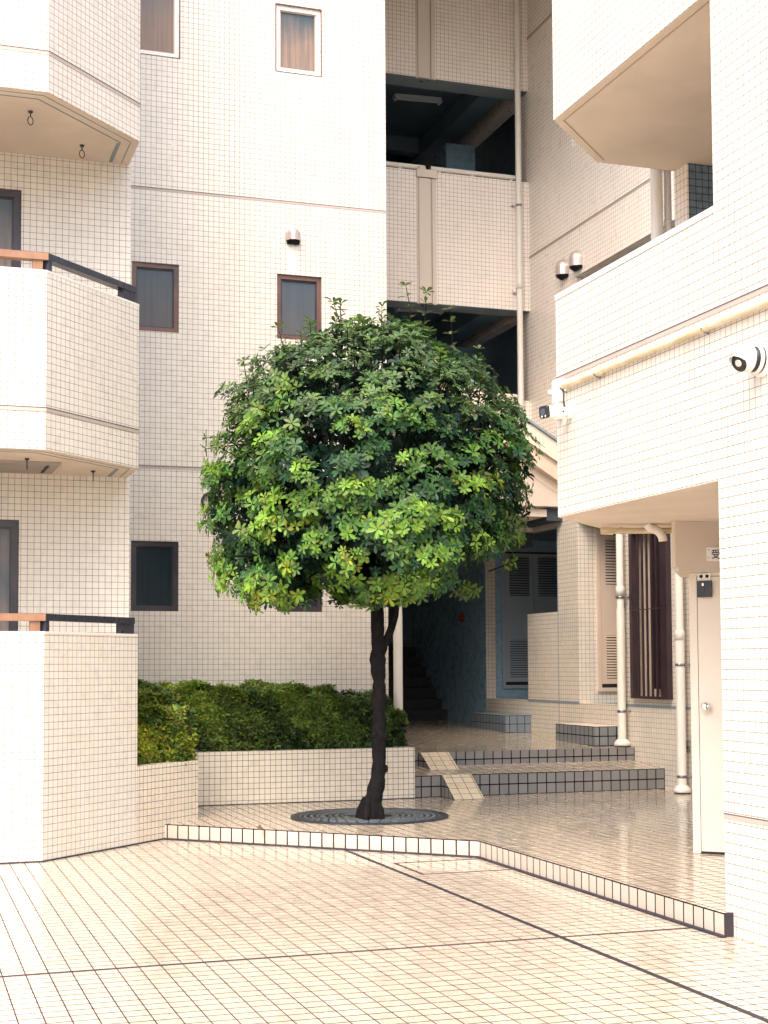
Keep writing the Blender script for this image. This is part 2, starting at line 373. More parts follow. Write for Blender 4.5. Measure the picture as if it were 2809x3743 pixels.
def window(parent, x0, x1, y, z0, z1, fm, gm, lab=None, fw=.052, depth=.045, rail=True):
    g = MB(); yf = y + depth - .02; yb = yf + .06
    o_ = .014
    g.box(x0 + .001, x0 + fw, yf, yb, z0 + .001, z1 - .001); g.box(x1 - fw, x1 - .001, yf, yb, z0 + .001, z1 - .001)
    g.box(x0 + fw, x1 - fw, yf, yb, z0 + .001, z0 + fw); g.box(x0 + fw, x1 - fw, yf, yb, z1 - fw, z1 - .001)
    # thin inner sash
    w = .014; a0, a1, b0, b1 = x0 + fw, x1 - fw, z0 + fw, z1 - fw
    g.box(a0, a0 + w, yf + .018, yb, b0, b1, 1); g.box(a1 - w, a1, yf + .018, yb, b0, b1, 1)
    g.box(a0 + w, a1 - w, yf + .018, yb, b0, b0 + w, 1); g.box(a0 + w, a1 - w, yf + .018, yb, b1 - w, b1, 1)
    if fm == 'frame_white':  # brown outline paints the reveal's shadow around white frames
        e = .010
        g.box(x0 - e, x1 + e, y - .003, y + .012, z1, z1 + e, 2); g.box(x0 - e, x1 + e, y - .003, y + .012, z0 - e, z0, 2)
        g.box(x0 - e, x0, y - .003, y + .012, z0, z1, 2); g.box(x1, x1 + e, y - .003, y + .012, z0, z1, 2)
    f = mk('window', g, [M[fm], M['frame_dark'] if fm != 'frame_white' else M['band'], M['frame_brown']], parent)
    if lab: f['label'] = lab
    g = MB(); g.box(a0 + w - .004, a1 - w + .004, yf + .034, yf + .042, b0 + w - .004, b1 - w + .004)
    mk('pane', g, M[gm], f)
    return f
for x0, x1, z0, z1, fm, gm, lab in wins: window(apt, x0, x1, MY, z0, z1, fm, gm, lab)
def band_x(x0, x1, y, z, parent, name='joint_band'):
    g = MB(); g.box(x0, x1, y - .004, y + .01, z - .030, z - .004); g.box(x0, x1, y - .006, y + .01, z - .004, z + .003, 1)
    return mk(name, g, [M['band'], M['band_shadow']], parent)
for z in (3.857, 7.03): band_x(2.40, 5.469, MY, z, apt)

# recessed wall behind the balconies (y = 13.92), left of x = 2.10
RY = 13.92
rw = [(-.35, 1.07, .5, 2.99), (-.35, 1.066, 3.75, 6.14), (-.35, 1.066, 6.9, 9.1)]
g = MB(); g.wall((-8, RY), (1, 0), 10.10, 0, TL, [(a + 8, b + 8, c, d) for a, b, c, d in rw], (0, -1), .25)
mk('recess_wall', g, M['wall'], apt)
g = MB(); g.box(1.85, 2.10, RY + .25, MY + .0, 0, TOP); mk('return_wall', g, M['wall'], apt)
for k, (a, b, c, d) in enumerate(rw):
    window(apt, a, b, RY, c, d, 'frame_dark', 'glass_rec', ['balcony window at ground level', 'balcony window one floor up', 'balcony window two floors up'][k], fw=.07)

# balconies: A face y=12.33, 45 degree face y-x=11.17
AY = 12.33; KB = 11.17
cA = (AY - KB, AY); cE = (2.08, 2.08 + KB); cR = (2.08, RY)
th = .13; s2 = math.sqrt(2)
cAi = (AY + th - KB - th * s2, AY + th); cEi = (cE[0] - th, cE[0] - th + KB + th * s2)
def balcony(z0, z1, label, zslab=None, rail=True):
    g = MB()
    # parapet ring as a prism (outer polyline, inner polyline)
    poly = [(-8, AY), cA, cE, (cE[0], RY - .001), (cE[0] - th, RY - .001), cEi, cAi, (-8, AY + th)]
    g.prism(poly, z0, z1 - .02)
    p = mk('balcony', g, M['wall'], apt); p['label'] = label
    g = MB(); o_ = .012
    polyc = [(-8, AY - .002), (cA[0] + .001, AY - .002), (cE[0] + .002, cE[1] - .001), (cE[0] + .002, RY - .002), (cE[0] - th - .004, RY - .002), (cEi[0] - .002, cEi[1] + .001), (cAi[0] - .001, AY + th + .002), (-8, AY + th + .002)]
    g.prism(polyc, z1 - .0195, z1)
    mk('coping', g, M['coping'], p)
    if zslab is not None:
        g = MB()
        i = .012
        out = [(-8, AY + i), (cA[0] - i * .4, AY + i), (cE[0] - i, cE[1] + i * .4), (cE[0] - i, RY - .002), (-8, RY - .002)]
        g.prism(out, zslab - .004, zslab + .16)
        for dd, wd in ((.075, .009), (.165, .014)):   # drip grooves modelled as shallow dark fillets
            a0 = (cA[0] - dd * .41, AY + dd); a1 = (cE[0] - dd, cE[0] - dd + KB + dd * s2 )
            g.box(-8, a0[0], AY + dd, AY + dd + wd, zslab - .0075, zslab - .0045, 1)
            e = wd
            g.prism([a0, a1, (a1[0], a1[1] + e * s2), (a0[0], a0[1] + e * s2)], zslab - .0075, zslab - .0045, 1)
            g.box(a1[0] - wd * (1 if dd < .1 else 2.6), a1[0], a1[1] + e * s2 + .002, RY - .05, zslab - .0075, zslab - .0045, 1)
        mk('soffit', g, [M['stucco'], M['shade_paint']], p)
    g = MB(); zf = z0 + .30
    g.prism([(-8, AY + th), cAi, cEi, (cEi[0], RY - .003), (-8, RY - .003)], zf - .1, zf); mk('balcony_floor', g, M['stucco'], p)
    if rail:
        # flat handrail on posts, tan along the front, the same rail in painted shade along the angled side
        zr = z1 + .148; yr = AY + .03
        g = MB(); g.box(-8, cA[0] + .01, AY + .0, AY + .09, zr - .06, zr)
        x = cA[0] - .035
        while x > -8: g.box(x - .085, x, AY + .02, AY + .07, z1, zr - .06); x -= 1.3
        mk('front_handrail', g, M['rail_tan'], p)['label'] = 'tan flat handrail'
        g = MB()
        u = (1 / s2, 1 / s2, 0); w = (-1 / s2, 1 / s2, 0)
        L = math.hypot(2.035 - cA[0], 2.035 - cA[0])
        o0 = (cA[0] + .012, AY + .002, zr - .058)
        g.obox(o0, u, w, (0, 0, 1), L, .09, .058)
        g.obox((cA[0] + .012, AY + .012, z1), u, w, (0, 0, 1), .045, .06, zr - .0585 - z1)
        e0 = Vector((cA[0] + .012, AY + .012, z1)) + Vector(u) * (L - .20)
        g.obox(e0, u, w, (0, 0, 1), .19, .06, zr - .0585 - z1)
        mk('side_handrail', g, M['rail_shaded'], p)['label'] = 'handrail on the angled side, darkened as shade'
    return p
balcony(0, 1.905, 'ground floor terrace wall', None)
balcony(3.43, 4.955, 'first floor balcony', 3.43)
balcony(6.49, 8.02, 'second floor balcony', 6.49)
for zb in (3.785, 6.845):
    g = MB()
    g.box(-8, cA[0], AY - .004, AY + .01, zb - .034, zb - .004); g.box(-8, cA[0] + .002, AY - .006, AY + .01, zb - .004, zb + .003, 1)
    u = (1 / s2, 1 / s2, 0); nn = (1 / s2, -1 / s2, 0); L = (cE[0] - cA[0]) * s2 - .001
    g.obox((cA[0], AY, zb - .034), u, nn, (0, 0, 1), L, .004, .03); g.obox((cA[0], AY, zb - .004), u, nn, (0, 0, 1), L, .006, .007, 1)
    mk('joint_band', g, [M['band'], M['band_shadow']], apt)

# clothes hooks under the soffits, hatch panel
def hook(x, y, z, label, ring=True):
    g = MB(); g.lathe((x, y, z), (0, 0, -1), [(0, .022), (.012, .02), (.02, .006), (.05, .005)], 12)
    if ring:
        pts = [(x + .024 * math.sin(t), y + .01 * math.sin(t), z - .085 + .038 * math.cos(t)) for t in [0.2 + k * (5.6) / 14 for k in range(15)]]
        g.tube([(x, y, z - .045)] + pts, .0045, 6)
    else: g.tube([(x, y, z - .04), (x, y, z - .09), (x + .004, y, z - .10)], .005, 6)
    one('clothes_hook', g, M['black'], label, 'hook', loc=(x, y, z), group='clothes pole hooks under the left balconies')
hook(1.05, 12.80, 6.484, 'black ring hook hanging from the upper balcony soffit near its front edge')
hook(1.58, 13.50, 6.484, 'black ring hook hanging from the upper balcony soffit close to the wall')
hook(1.05, 12.86, 3.424, 'dark straight hook under the lower balcony in front of the hatch', False)
hook(1.70, 13.50, 3.424, 'dark straight hook under the lower balcony near the wall corner', False)
g = MB(); g.prism([(-.6, 13.02), (1.36, 13.02), (1.345, 13.74), (-.6, 13.74)], 3.408, 3.4255); g.prism([(1.245, 13.16), (1.27, 13.16), (1.262, 13.64), (1.235, 13.64)], 3.403, 3.4075, 1)
mk('soffit_hatch', g, [plain('grey_hatch', (.36, .31, .27), .7, col2=(.28, .26, .24)), M['void']], apt)
g = MB()  # small replaced tile on the main wall
g.box(2.896, 2.956, MY - .002, MY + .01, 7.524, 7.584); mk('patched_tile', g, plain('patch_tile', (.70, .66, .58), .3), apt)

# ------------------------------------------------------------------ gallery wing: open corridors and the wall that runs towards the camera
gal = thing('gallery_wing', 'pale tiled wing with open dark galleries between the main wall and the side wall', 'building', (7, 19, 0))
GY = 18.9
panels = [(3.50, 5.40), (6.71, 8.60), (9.95, 11.4)]
for k, (z0, z1) in enumerate(panels):
    g = MB(); g.box(5.471, XW - .001, GY, GY + .15, z0, z1)
    p = mk('gallery_parapet', g, M['wall_b'], gal); p['label'] = ['lowest gallery parapet', 'middle gallery parapet', 'top gallery parapet'][k]
    g = MB(); g.box(5.472, XW - .002, GY - .002, GY + .36, z0 - .006, z0 - .001); g.box(5.472, XW - .002, GY + .151, GY + .36, z0, z0 + .08)
    mk('soffit_edge', g, M['shade_paint'], p)
    if k < 2:
        g = MB()
        for a, b in ((5.48, 7.005), (7.10, 8.40)): g.cyl((a, GY + .05, z1 + .062), (b, GY + .05, z1 + .062), .036, n=14)
        for x in (6.0, 6.62, 7.22, 7.72, 8.33): g.box(x, x + .03, GY + .03, GY + .07, z1, z1 + .04)
        mk('handrail', g, M['pipe'], p)
    # vertical expansion joint cover
    g = MB(); zt = z1 - .02 if k < 2 else z1
    for a, b, d in ((6.868, 7.16, .012), (6.892, 7.055, .045), (7.062, 7.075, .03), (7.088, 7.125, .045)):
        g.box(a, b, GY - d, GY + .0, z0 - .02, zt - .10)
    if k < 2: g.box(6.862, 7.162, GY - .06, GY + .12, zt - .085, zt + .025); g.box(6.90, 7.0, GY - .03, GY + .12, zt + .026, zt + .075); 
    mk('joint_cover', g, M['cream'] , p)
    g = MB(); g.box(5.471, XW - .001, GY + .151, 24, z0 + .30, z0 + .45); 
    mk('floor_slab', g, M['shade_navy'], p)
    # inner things: beam, back wall blocks
    g = MB(); g.box(8.0, 8.35, GY + .37, 23.9, z0 - .30 + .3, z0 + .299); g.box(5.48, 8.0, 21.9, 22.1, z0 + .05, z0 + .299)
    if k: g.prism([(8.1, 20.9), (8.59, 20.9), (8.59, 21.4), (8.1, 21.4)], z0 - 1.6 + .0, z0 - .12, 1)
    mk('inner_beam', g, [M['shade_navy'], M['shaded_tile']], p)
g = MB(); g.box(5.48, 8.59, 24, 24.2, 0, TOP); mk('back_wall', g, M['shade_navy'], gal)
# light fixture and conduit in the upper gallery
for zc, lab in ((10.245, 'unlit white tube light under the upper gallery ceiling'), (7.005, 'unlit white tube light in the middle gallery behind the tree top')):
    zz = zc
    g = MB(); g.prism([(7.02, 20.25), (7.75, 20.18), (7.755, 20.30), (7.025, 20.37)], zz - .05, zz - .0); g.cyl((7.04, 20.25, zz - .075), (7.74, 20.18, zz - .075), .018)
    g.box(7.03, 7.06, 20.2, 20.33, zz - .09, zz - .05); g.box(7.72, 7.75, 20.15, 20.28, zz - .09, zz - .05)
    one('tube_light', g, M['tubelight'], lab, 'light fixture', loc=(7.4, 20.25, zz), group='gallery tube lights')
    g = MB()
    g.tube([(7.0, GY + .1, zz - .3), (6.85, GY + .35, zz - .03), (6.5, GY + .8, zz - .03), (6.2, GY + 1.6, zz - .03), (5.6, GY + 2.2, zz - .03)], .028, 8)
    g.tube([(7.1, GY + .08, zz - .3), (6.95, GY + .4, zz - .05), (6.6, GY + .75, zz - .08), (6.3, GY + 1.1, zz - .05)], .018, 8)
    g.box(7.10, 7.34, GY + .25, GY + .5, zz - .16, zz - .001); g.box(6.42, 6.62, GY + .75, GY + 1.0, zz - .13, zz - .001)
    one('conduit_run', g, M['black'], 'black conduit with junction boxes behind the %s joint cover' % ('upper' if zc > 9 else 'lower'), 'conduit', loc=(6.9, GY + .4, zz))

# side wall plane x = XW, facing -x, runs from the galleries towards the camera
Y0 = 13.2; YE = 32
def yh(a, b, z0, z1): return (a - Y0, b - Y0, z0, z1)
g = MB()
holes = [yh(16.3, 17.45, 1.10, 3.52), yh(18.08, 19.10, 2.337, 3.52), yh(19.10, 20.65, 1.10, 3.52),
         yh(13.6, 17.42, 5.95, 6.83), yh(16.0, 17.48, 8.62, 9.7), yh(15.0, 15.93, 1.19, 3.24), yh(GY + .3, 23.5, 3.95, 6.71), yh(GY + .3, 23.5, 7.15, 9.95)]
g.wall((XW, Y0), (0, 1), YE - Y0, 0, 3.56, [h for h in holes if h[3] < 3.6], (-1, 0), .16, rev=0)
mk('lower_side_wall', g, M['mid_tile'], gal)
g = MB(); g.wall((XW, Y0), (0, 1), YE - Y0, 3.565, TOP, [h for h in holes if h[2] > 3.6], (-1, 0), .16)
mk('upper_side_wall', g, M['wall_b'], gal)
g = MB(); g.box(XW + .17, 10.5, Y0, 24, 5.2, 5.3); g.box(9.3, 9.35, Y0, 24, 5.3, TOP); g.box(XW + .17, 9.29, Y0, 24, 8.2, 8.3); mk('inner_rooms', g, M['shade_navy'], gal)
g = MB(); g.box(5.471, 11, 12.8, 32, TOP + .001, TOP + .25); mk('gallery_roof', g, M['roof'], gal)
# mauve joints on this wall
for z in (7.50, 10.74):
    g = MB(); g.box(XW - .004, XW + .01, Y0, GY - .001, z - .03, z - .004); g.box(XW - .006, XW + .01, Y0, GY - .001, z - .004, z + .004, 1)
    mk('joint_band', g, [M['band'], M['band_shadow']], gal)
g = MB(); g.box(XW - .004, XW + .01, Y0, 16.29, 1.085, 1.12); g.box(XW - .004, XW + .01, 17.451, 19.09, 1.085, 1.12); g.box(XW - .003, XW + .01, 18.072, 18.088, .68, 1.084); g.box(XW - .003, XW + .01, 18.072, 18.088, 1.121, 3.5)
mk('slate_joint', g, M['shade_paint'], gal)
# recesses with louvre doors
def recess(y0, y1, lab, tm, dm, xd0):
    g = MB()
    g.box(XW + .002, 10.2, y0 - .001, y1 - .001, t2(0, y0) - .1, 1.098, 1)       # floor block
    g.box(XW + .161, 10.2, y1, y1 + .12, .4, 3.555)                              # wall facing the camera
    g.box(XW + .161, 10.2, y0 - .12, y0 - .002, .4, 3.555, 1)
    g.box(10.2, 10.3, y0 - .1, y1 + .1, .4, 3.555, 1)
    r_ = mk('door_recess', g, [tm, M['shade_paint']], gal); r_['label'] = lab
    g = MB(); zb, zt = 1.25, 3.42
    x0, x1 = xd0, xd0 + 1.08
    g.box(x0, x0 + .05, y1 - .035, y1 - .001, zb, zt); g.box(x1 - .05, x1, y1 - .035, y1 - .001, zb, zt)
    g.box(x0 + .05, x1 - .05, y1 - .035, y1 - .001, zb, zb + .05); g.box(x0 + .05, x1 - .05, y1 - .035, y1 - .001, zt - .05, zt)
    g.box(x0 + .05, x1 - .05, y1 - .012, y1 - .001, zb + .05, zt - .05, 1)
    d = mk('louvre_door', g, [dm, M['void']], gal)
    for k in (0, 1):
        a0 = x0 + .057 + k * .49; a1 = a0 + .483
        g = MB(); yf = y1 - .028
        def panel(c0, c1): g.box(a0, a1, yf, yf + .014, c0, c1)
        panel(zb + .10, zb + .17); panel(zb + .75, zt - .74); panel(zt - .12, zt - .08)
        g.box(a0, a0 + .07, yf, yf + .014, zb + .17, zb + .75); g.box(a1 - .07, a1, yf, yf + .014, zb + .17, zb + .75)
        g.box(a0, a0 + .07, yf, yf + .014, zt - .74, zt - .12); g.box(a1 - .07, a1, yf, yf + .014, zt - .74, zt - .12)
        for c0, c1 in ((zb + .17, zb + .75), (zt - .74, zt - .12)):
            n = 16
            for i in range(n):
                zc = c0 + (i + .35) * (c1 - c0) / n; h = (c1 - c0) / n
                g.face([(a0 + .07, yf - .006, zc), (a1 - .07, yf - .006, zc), (a1 - .07, yf + .012, zc + h * .62), (a0 + .07, yf + .012, zc + h * .62)])
                g.face([(a0 + .07, yf - .004, zc - .003), (a0 + .07, yf + .014, zc + h * .62 - .003), (a1 - .07, yf + .014, zc + h * .62 - .003), (a1 - .07, yf - .004, zc - .003)])
        mk('door_leaf', g, dm, d)
recess(16.3, 17.45, 'nearer recess beside the grille window', M['mid_tile'], M['door_beige'], 8.868)
recess(18.08, 20.65, 'far recess behind the low wall', M['shaded_tile'], M['door_shaded'], 8.86)
g = MB(); g.lathe((8.95, 18.4, 2.33), (0, 0, 1), [(0, .0), (0, .05), (.04, .055), (.07, .035), (.085, 0)], 16)
# passage ceiling, landing beam, walls
g = MB(); g.box(5.471, XW + 1.6, GY + .2, 31.9, 3.56, 3.62); g.box(XW + .001, 10.3, 16.1, GY + .19, 3.561, 3.62)
mk('passage_ceiling', g, M['shade_navy'], gal)
g = MB(); g.box(8.36, XW - .001, 17.9, GY - .01, 3.57, 3.745); g.box(5.48, XW - .001, GY - .009, GY + .19, 3.3, 3.499)
mk('landing_beam', g, plain('dark_beam', (.035, .05, .065), .7), gal)
# deep part of the side wall, its bluish shade put into the tile colour
g = MB(); g.box(XW - .006, XW - .001, 20.651, 30, t2(0, 21) - .05, 3.55); mk('shaded_wall_tile', g, M['shaded_tile'], gal)
g = MB(); g.box(5.471, XW - .01, 31.0, 31.1, .3, 3.55); g.box(5.471, 5.476, 16.4, 31, .3, 3.55); mk('passage_lining', g, M['shade_navy'], gal)
# staircase inside the passage, going up and away
stg = MB(); ns = 15; zb = t2(0, 22.3)
for i in range(ns):
    y = 22.3 + i * .25; z1 = zb + .175 * (i + 1)
    stg.box(5.48, XW - .01, y, y + 3.75 - i * .25 + .2, zb + .175 * i - (.1 if i == 0 else 0) + .0005 * i, z1)
one('inner_staircase', stg, M['shaded_stair'], 'staircase painted black as shade, climbing away inside the dark ground floor passage', 'stairs', loc=(7, 22.3, zb))
# outdoor stair flight seen behind the camera bracket
fl = thing('outdoor_stair_flight', 'cream sloping stair flight with stepped edges rising between tree and white wall', 'stairs', (8.1, 17.8, 4))
def slope_slab(name, x0, z0, x1, z1, y0, y1, h, mat):
    g = MB()
    P = [(x0, z0), (x1, z1), (x1, z1 + h), (x0, z0 + h)]
    F = [(x, y0, z) for x, z in P]; B = [(x, y1, z) for x, z in P]
    g.face(F); g.face(B[::-1])
    for i in range(4):
        j = (i + 1) % 4; g.face([F[j], F[i], B[i], B[j]])
    return mk(name, g, mat, fl)
sl = -.60
def zline(x, zc): return zc + (x - 8.34) * sl
slope_slab('coping', 5.6, zline(5.6, 4.63), 8.58, zline(8.58, 4.63), 17.56, 17.75, .035, M['shade_paint'])
slope_slab('parapet', 5.6, zline(5.6, 4.37), 8.58, zline(8.58, 4.37), 17.6, 17.72, .258, M['cream'])
slope_slab('stringer', 5.6, zline(5.6, 4.14), 8.58, zline(8.58, 4.14), 17.66, 17.80, .225, plain('beige_render', (.62, .50, .40), .8, var=.12))
slope_slab('flight_soffit', 5.6, zline(5.6, 4.02), 8.58, zline(8.58, 4.02), 17.801, 18.7, .15, M['stucco'])
g = MB(); g.box(5.6, 8.59, 17.81, 17.88, 3.755, 4.25); g.box(5.6, 8.355, 17.885, 18.8, 3.62, 3.72); mk('landing_wall', g, plain('landing_render', (.58, .50, .43), .8), fl)

# window grille on the side wall
gr = thing('window_grille', 'purple brown vertical slat grille over the ground floor window beside the downpipes', 'window grille', (XW, 15.47, 1.19))
g = MB(); yA, yB, zA, zB = 15.003, 15.927, 1.193, 3.237
g.box(XW - .06, XW + .02, yB - .075, yB, zA, zB); g.box(XW - .07, XW + .02, yA, yA + .12, zA, zB)
g.box(XW - .06, XW + .02, yA + .12, yB - .075, zA, zA + .03); g.box(XW - .06, XW + .02, yA + .12, yB - .075, zB - .03, zB)
mk('frame', g, M['grille'], gr)
for i in range(6):
    y = yA + .16 + i * .112
    g = MB(); g.box(XW - .046, XW - .030, y, y + .034, zA + .03, zB - .03); mk('slat', g, M['grille'], gr)
g = MB(); g.cyl((XW - .075, yA + .1, 2.27), (XW - .075, yB - .05, 2.27), .006, n=8); mk('cross_rod', g, M['grille'], gr)
g = MB(); g.box(XW + .09, XW + .10, yA, yB, zA, zB); g.box(XW + .03, XW + .085, yA, yA + .50, zA + .12, zB, 1); mk('window_blind', g, [M['curtain'], M['grille']], gr)

# tiled step blocks in front of the recesses
def stepblock(y0, y1, lab, mt, group):
    z0 = t2(0, y0) ; g = MB(); g.box(8.20, XW - .002, y0, y1, z0 - .1, z0 + .243, 0)
    g.m[-6] = 1
    o = one('step_block', g, mt, lab, 'step', loc=(8.4, y0, z0), group=group)
stepblock(16.22, 17.35, 'grey tiled step block with black joints behind the nearer downpipe', [tile_mat('block_tile', .118, .119, .062, (.20, .215, .225), (.17, .18, .195), (.012, .012, .02), (.02, .015, .02), (.3, .5), .5, ou=.0, ov=.6), M['stucco']], 'step blocks')
stepblock(19.0, 20.35, 'dark step block in the deep shade at the foot of the far recess', [tile_mat('block_tile_shaded', .118, .119, .04, (.16, .20, .24), (.13, .17, .21), (.012, .012, .02), (.02, .015, .02), (.3, .5), .5, ou=.0, ov=.65), M['shade_paint']], 'step blocks')  # shaded copy of the block tile, darker and bluer
g = MB(); g.lathe((XW - .007, 21.6, 2.37), (-1, 0, 0), [(0, .075), (.02, .075), (.03, .05), (.07, .035), (.09, 0)], 16)
one('alarm_lamp', g, M['red'], 'small dark red alarm lamp on the shaded passage wall', 'alarm lamp', loc=(XW, 21.6, 2.37))

# ------------------------------------------------------------------ entrance wing on the right
wing = thing('entrance_wing', 'bright white tiled wing on the right with an overhanging balcony and a beige door beneath', 'building', (5, 8, 0))
WX = 4.69; WY = 7.60; CE = 9.84
g = MB()
g.wall((WX, -1.0), (0, 1), WY + 1.0, 0, 9.6, [], (-1, 0), .22)
mk('corner_wall', g, M['wall'], wing)
# balcony rings
for k, (z0, z1, lab) in enumerate(((2.71, 4.385, 'overhanging balcony above the entrance'), (5.75, 7.42, 'upper overhanging balcony'))):
    g = MB()
    c1 = (WX, CE); c2 = (5.43, 10.57); c3 = (7.2, 10.57); t = .14
    poly = [(WX, WY + .0), (WX, CE), c2, c3, (7.2, 10.57 - t), (c2[0] + t * .414, 10.57 - t), (WX + t, CE - t * .414), (WX + t, WY)]
    g.prism(poly, z0, z1 - .03)
    p = mk('balcony', g, M['wall'], wing); p['label'] = lab
    g = MB(); e = .003
    g.prism([(WX - .004, WY), (WX - .004, CE + e), (c2[0] - e, c2[1] + .004), (7.2, 10.574), (7.2, 10.57 - t - .004), (c2[0] + t * .414, 10.57 - t - .004), (WX + t + .004, CE - t * .414), (WX + t + .004, WY)], z1 - .0295, z1 + .012)
    mk('coping', g, M['coping'], p)
    g = MB(); i = .012
    g.prism([(WX + i, WY + .0), (WX + i, CE - .005), (c2[0] + .005, 10.57 - i), (7.2, 10.57 - i), (7.2, 6.6), (WX + .23, 6.6), (WX + .23, WY)], z0 - .004, z0 + .3)
    if k:
        dd = .07
        g.box(WX + dd, WX + dd + .01, WY + .01, CE - .03, z0 - .008, z0 - .0045, 1)
        g.prism([(WX + dd, CE - .028), (WX + dd + .01, CE - .03), (c2[0] + .022, 10.57 - dd - .014), (c2[0] + .022, 10.57 - dd)], z0 - .008, z0 - .0045, 1)
    mk('soffit', g, [M['stucco'], plain('soffit_groove', (.45, .33, .25), .8)], p)
# wing body behind the balconies
g = MB()
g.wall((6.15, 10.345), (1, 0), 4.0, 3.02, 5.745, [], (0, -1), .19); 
mk('balcony_wall', g, tile_mat('shaded_balcony_tile', WT, WT, .05, (.15, .22, .28), (.13, .19, .25), (.02, .03, .045), (.015, .02, .03), (.2, .4), .4), wing)  # deep balcony shade painted as dark blue-grey tile
g = MB(); g.box(6.135, 6.152, 10.343, 10.545, 3.02, 5.745); g.box(6.151, 10.1, 10.345, 10.53, 6.06, 9.6); g.box(7.2, 10, -1, 10.34, 9.4, 9.6); g.box(7.21, 7.3, -1, 10.34, 3.02, 9.39)
mk('wing_body', g, M['wall_b'], wing)
g = MB(); g.prism([(6.6, 8.9), (7.19, 8.9), (7.19, 10.34), (6.6, 10.34)], 5.3, 5.744); mk('balcony_beam', g, M['stucco'], wing)
# band under the parapet
g = MB(); zb = 3.765; g.box(WX - .004, WX + .01, -1, CE - .003, zb - .035, zb - .004); g.box(WX - .006, WX + .01, -1, CE - .003, zb - .004, zb + .003, 1)
mk('joint_band', g, [M['band'], M['band_shadow']], wing); g = MB()
zb2 = .715; g.box(WX - .004, WX + .01, -1, WY - .002, zb2 - .03, zb2 - .004); g.box(WX - .005, WX + .01, -1, WY - .002, zb2 - .004, zb2 + .002, 1)
mk('joint_band', g, [M['band'], M['band_shadow']], wing)
# entrance box with the plate, door in the diagonal plane x+y = 15.87
g = MB(); bx = 5.64
g.prism([(bx + .02, 9.8), (7.4, 9.8), (7.4, 10.5), (bx + .44, 10.5), (bx + .0, 9.82)], 2.35, 2.705)
g.prism([(bx + .045, 9.803), (7.4, 9.803), (7.4, 10.5), (bx + .47, 10.5), (bx + .022, 9.83)], 2.318, 2.35)
mk('canopy_box', g, M['stucco'], wing)
ux, uy = 1 / s2, -1 / s2; nx, ny = -1 / s2, -1 / s2
def D3(a, d, z): return (5.885 + ux * a + nx * d, 9.985 + uy * a + ny * d, z)
def dbox(g, a0, a1, d0, d1, z0, z1, mat=0): g.prism([D3(a0, d0, 0)[:2], D3(a1, d0, 0)[:2], D3(a1, d1, 0)[:2], D3(a0, d1, 0)[:2]], z0, z1, mat)
g = MB(); dbox(g, -.0, .06, -.10, .012, .142, 2.317); dbox(g, 1.0, 1.06, -.10, .012, .142, 2.317); dbox(g, .06, 1.0, -.10, .012, 2.29, 2.317); dbox(g, .06, 1.0, -.1, -.02, .142, 2.29, 1); dbox(g, 1.061, 2.2, -.12, -.0, .142, 2.317)
dbox(g, -.001, 1.0, -.09, .010, .141, .152, 1)
dr = mk('entrance_door', g, [M['cream'], M['void']], wing); dr['label'] = 'flat beige door with steel knob'
g = MB(); dbox(g, .064, .996, -.018, .008, .158, 2.285); mk('door_leaf', g, M['cream'], dr)
g = MB(); c = Vector(D3(.125, .008, 1.275)); 
g.lathe(c, (nx, ny, 0), [(0, .033), (.006, .033), (.012, .018), (.03, .016), (.036, .028), (.048, .036), (.066, .036), (.078, .026), (.082, 0)], 28)
mk('door_knob', g, M['chrome'], dr)
# store behind so that no light leaks
g = MB(); g.prism([(6.0, 10.02), (7.5, 9.8), (7.5, 11.3), (7.15, 11.3)], .142, 2.315); mk('store_wall', g, M['wall_b'], wing)
# black key box on the door top, with its steel plate
kb = thing('key_box', 'small black key box hanging on a steel plate at the top of the beige door', 'key box', D3(.1, .01, 2.2))
g = MB(); dbox(g, .072, .17, .009, .018, 2.255, 2.312); mk('plate', g, M['cam_white'], kb)
g = MB()
for a in (.098, .145): g.lathe(D3(a, .0182, 2.288), (nx, ny, 0), [(0, .014), (.004, .013), (.004, 0)], 14)
mk('plate_hole', g, M['void'], kb)
g = MB(); dbox(g, .070, .182, .010, .045, 2.125, 2.252); mk('box_body', g, M['black'], kb)
g = MB(); dbox(g, .112, .124, .0452, .05, 2.212, 2.232, 0); dbox(g, .108, .128, .0452, .049, 2.165, 2.198, 1); mk('latch', g, [M['chrome'], M['frame_dark']], kb)
# plate with the character on the canopy box
sg = thing('door_plate', 'white plate with a black Japanese character screwed to the beige box above the door', 'sign', (6.03, 9.798, 2.455))
g = MB(); g.box(5.93, 6.26, 9.790, 9.7995, 2.402, 2.508); mk('plate', g, M['cam_white'], sg)
g = MB()
for z in (2.424, 2.487):
    g = MB(); g.lathe((5.943, 9.789, z), (0, -1, 0), [(0, .005), (.002, .004), (.002, 0)], 10); mk('screw', g, M['steel'], sg)
cu = bpy.data.curves.new('lettering', 'FONT'); cu.body = '\u53d7'; cu.size = .078; cu.extrude = .0006; cu.offset = .0006
to = bpy.data.objects.new('tmp_text', cu); COL.objects.link(to)
bpy.context.view_layer.update()
me = bpy.data.meshes.new_from_object(to.evaluated_get(bpy.context.evaluated_depsgraph_get()))
bpy.data.objects.remove(to); me.name = 'lettering'; me.materials.clear(); me.materials.append(M['black'])
lo = bpy.data.objects.new('lettering', me); COL.objects.link(lo); lo.parent = sg
lo.location = (5.968 - 6.03, 9.7885 - 9.798, 2.426 - 2.455); lo.rotation_euler = (R(90), 0, 0)

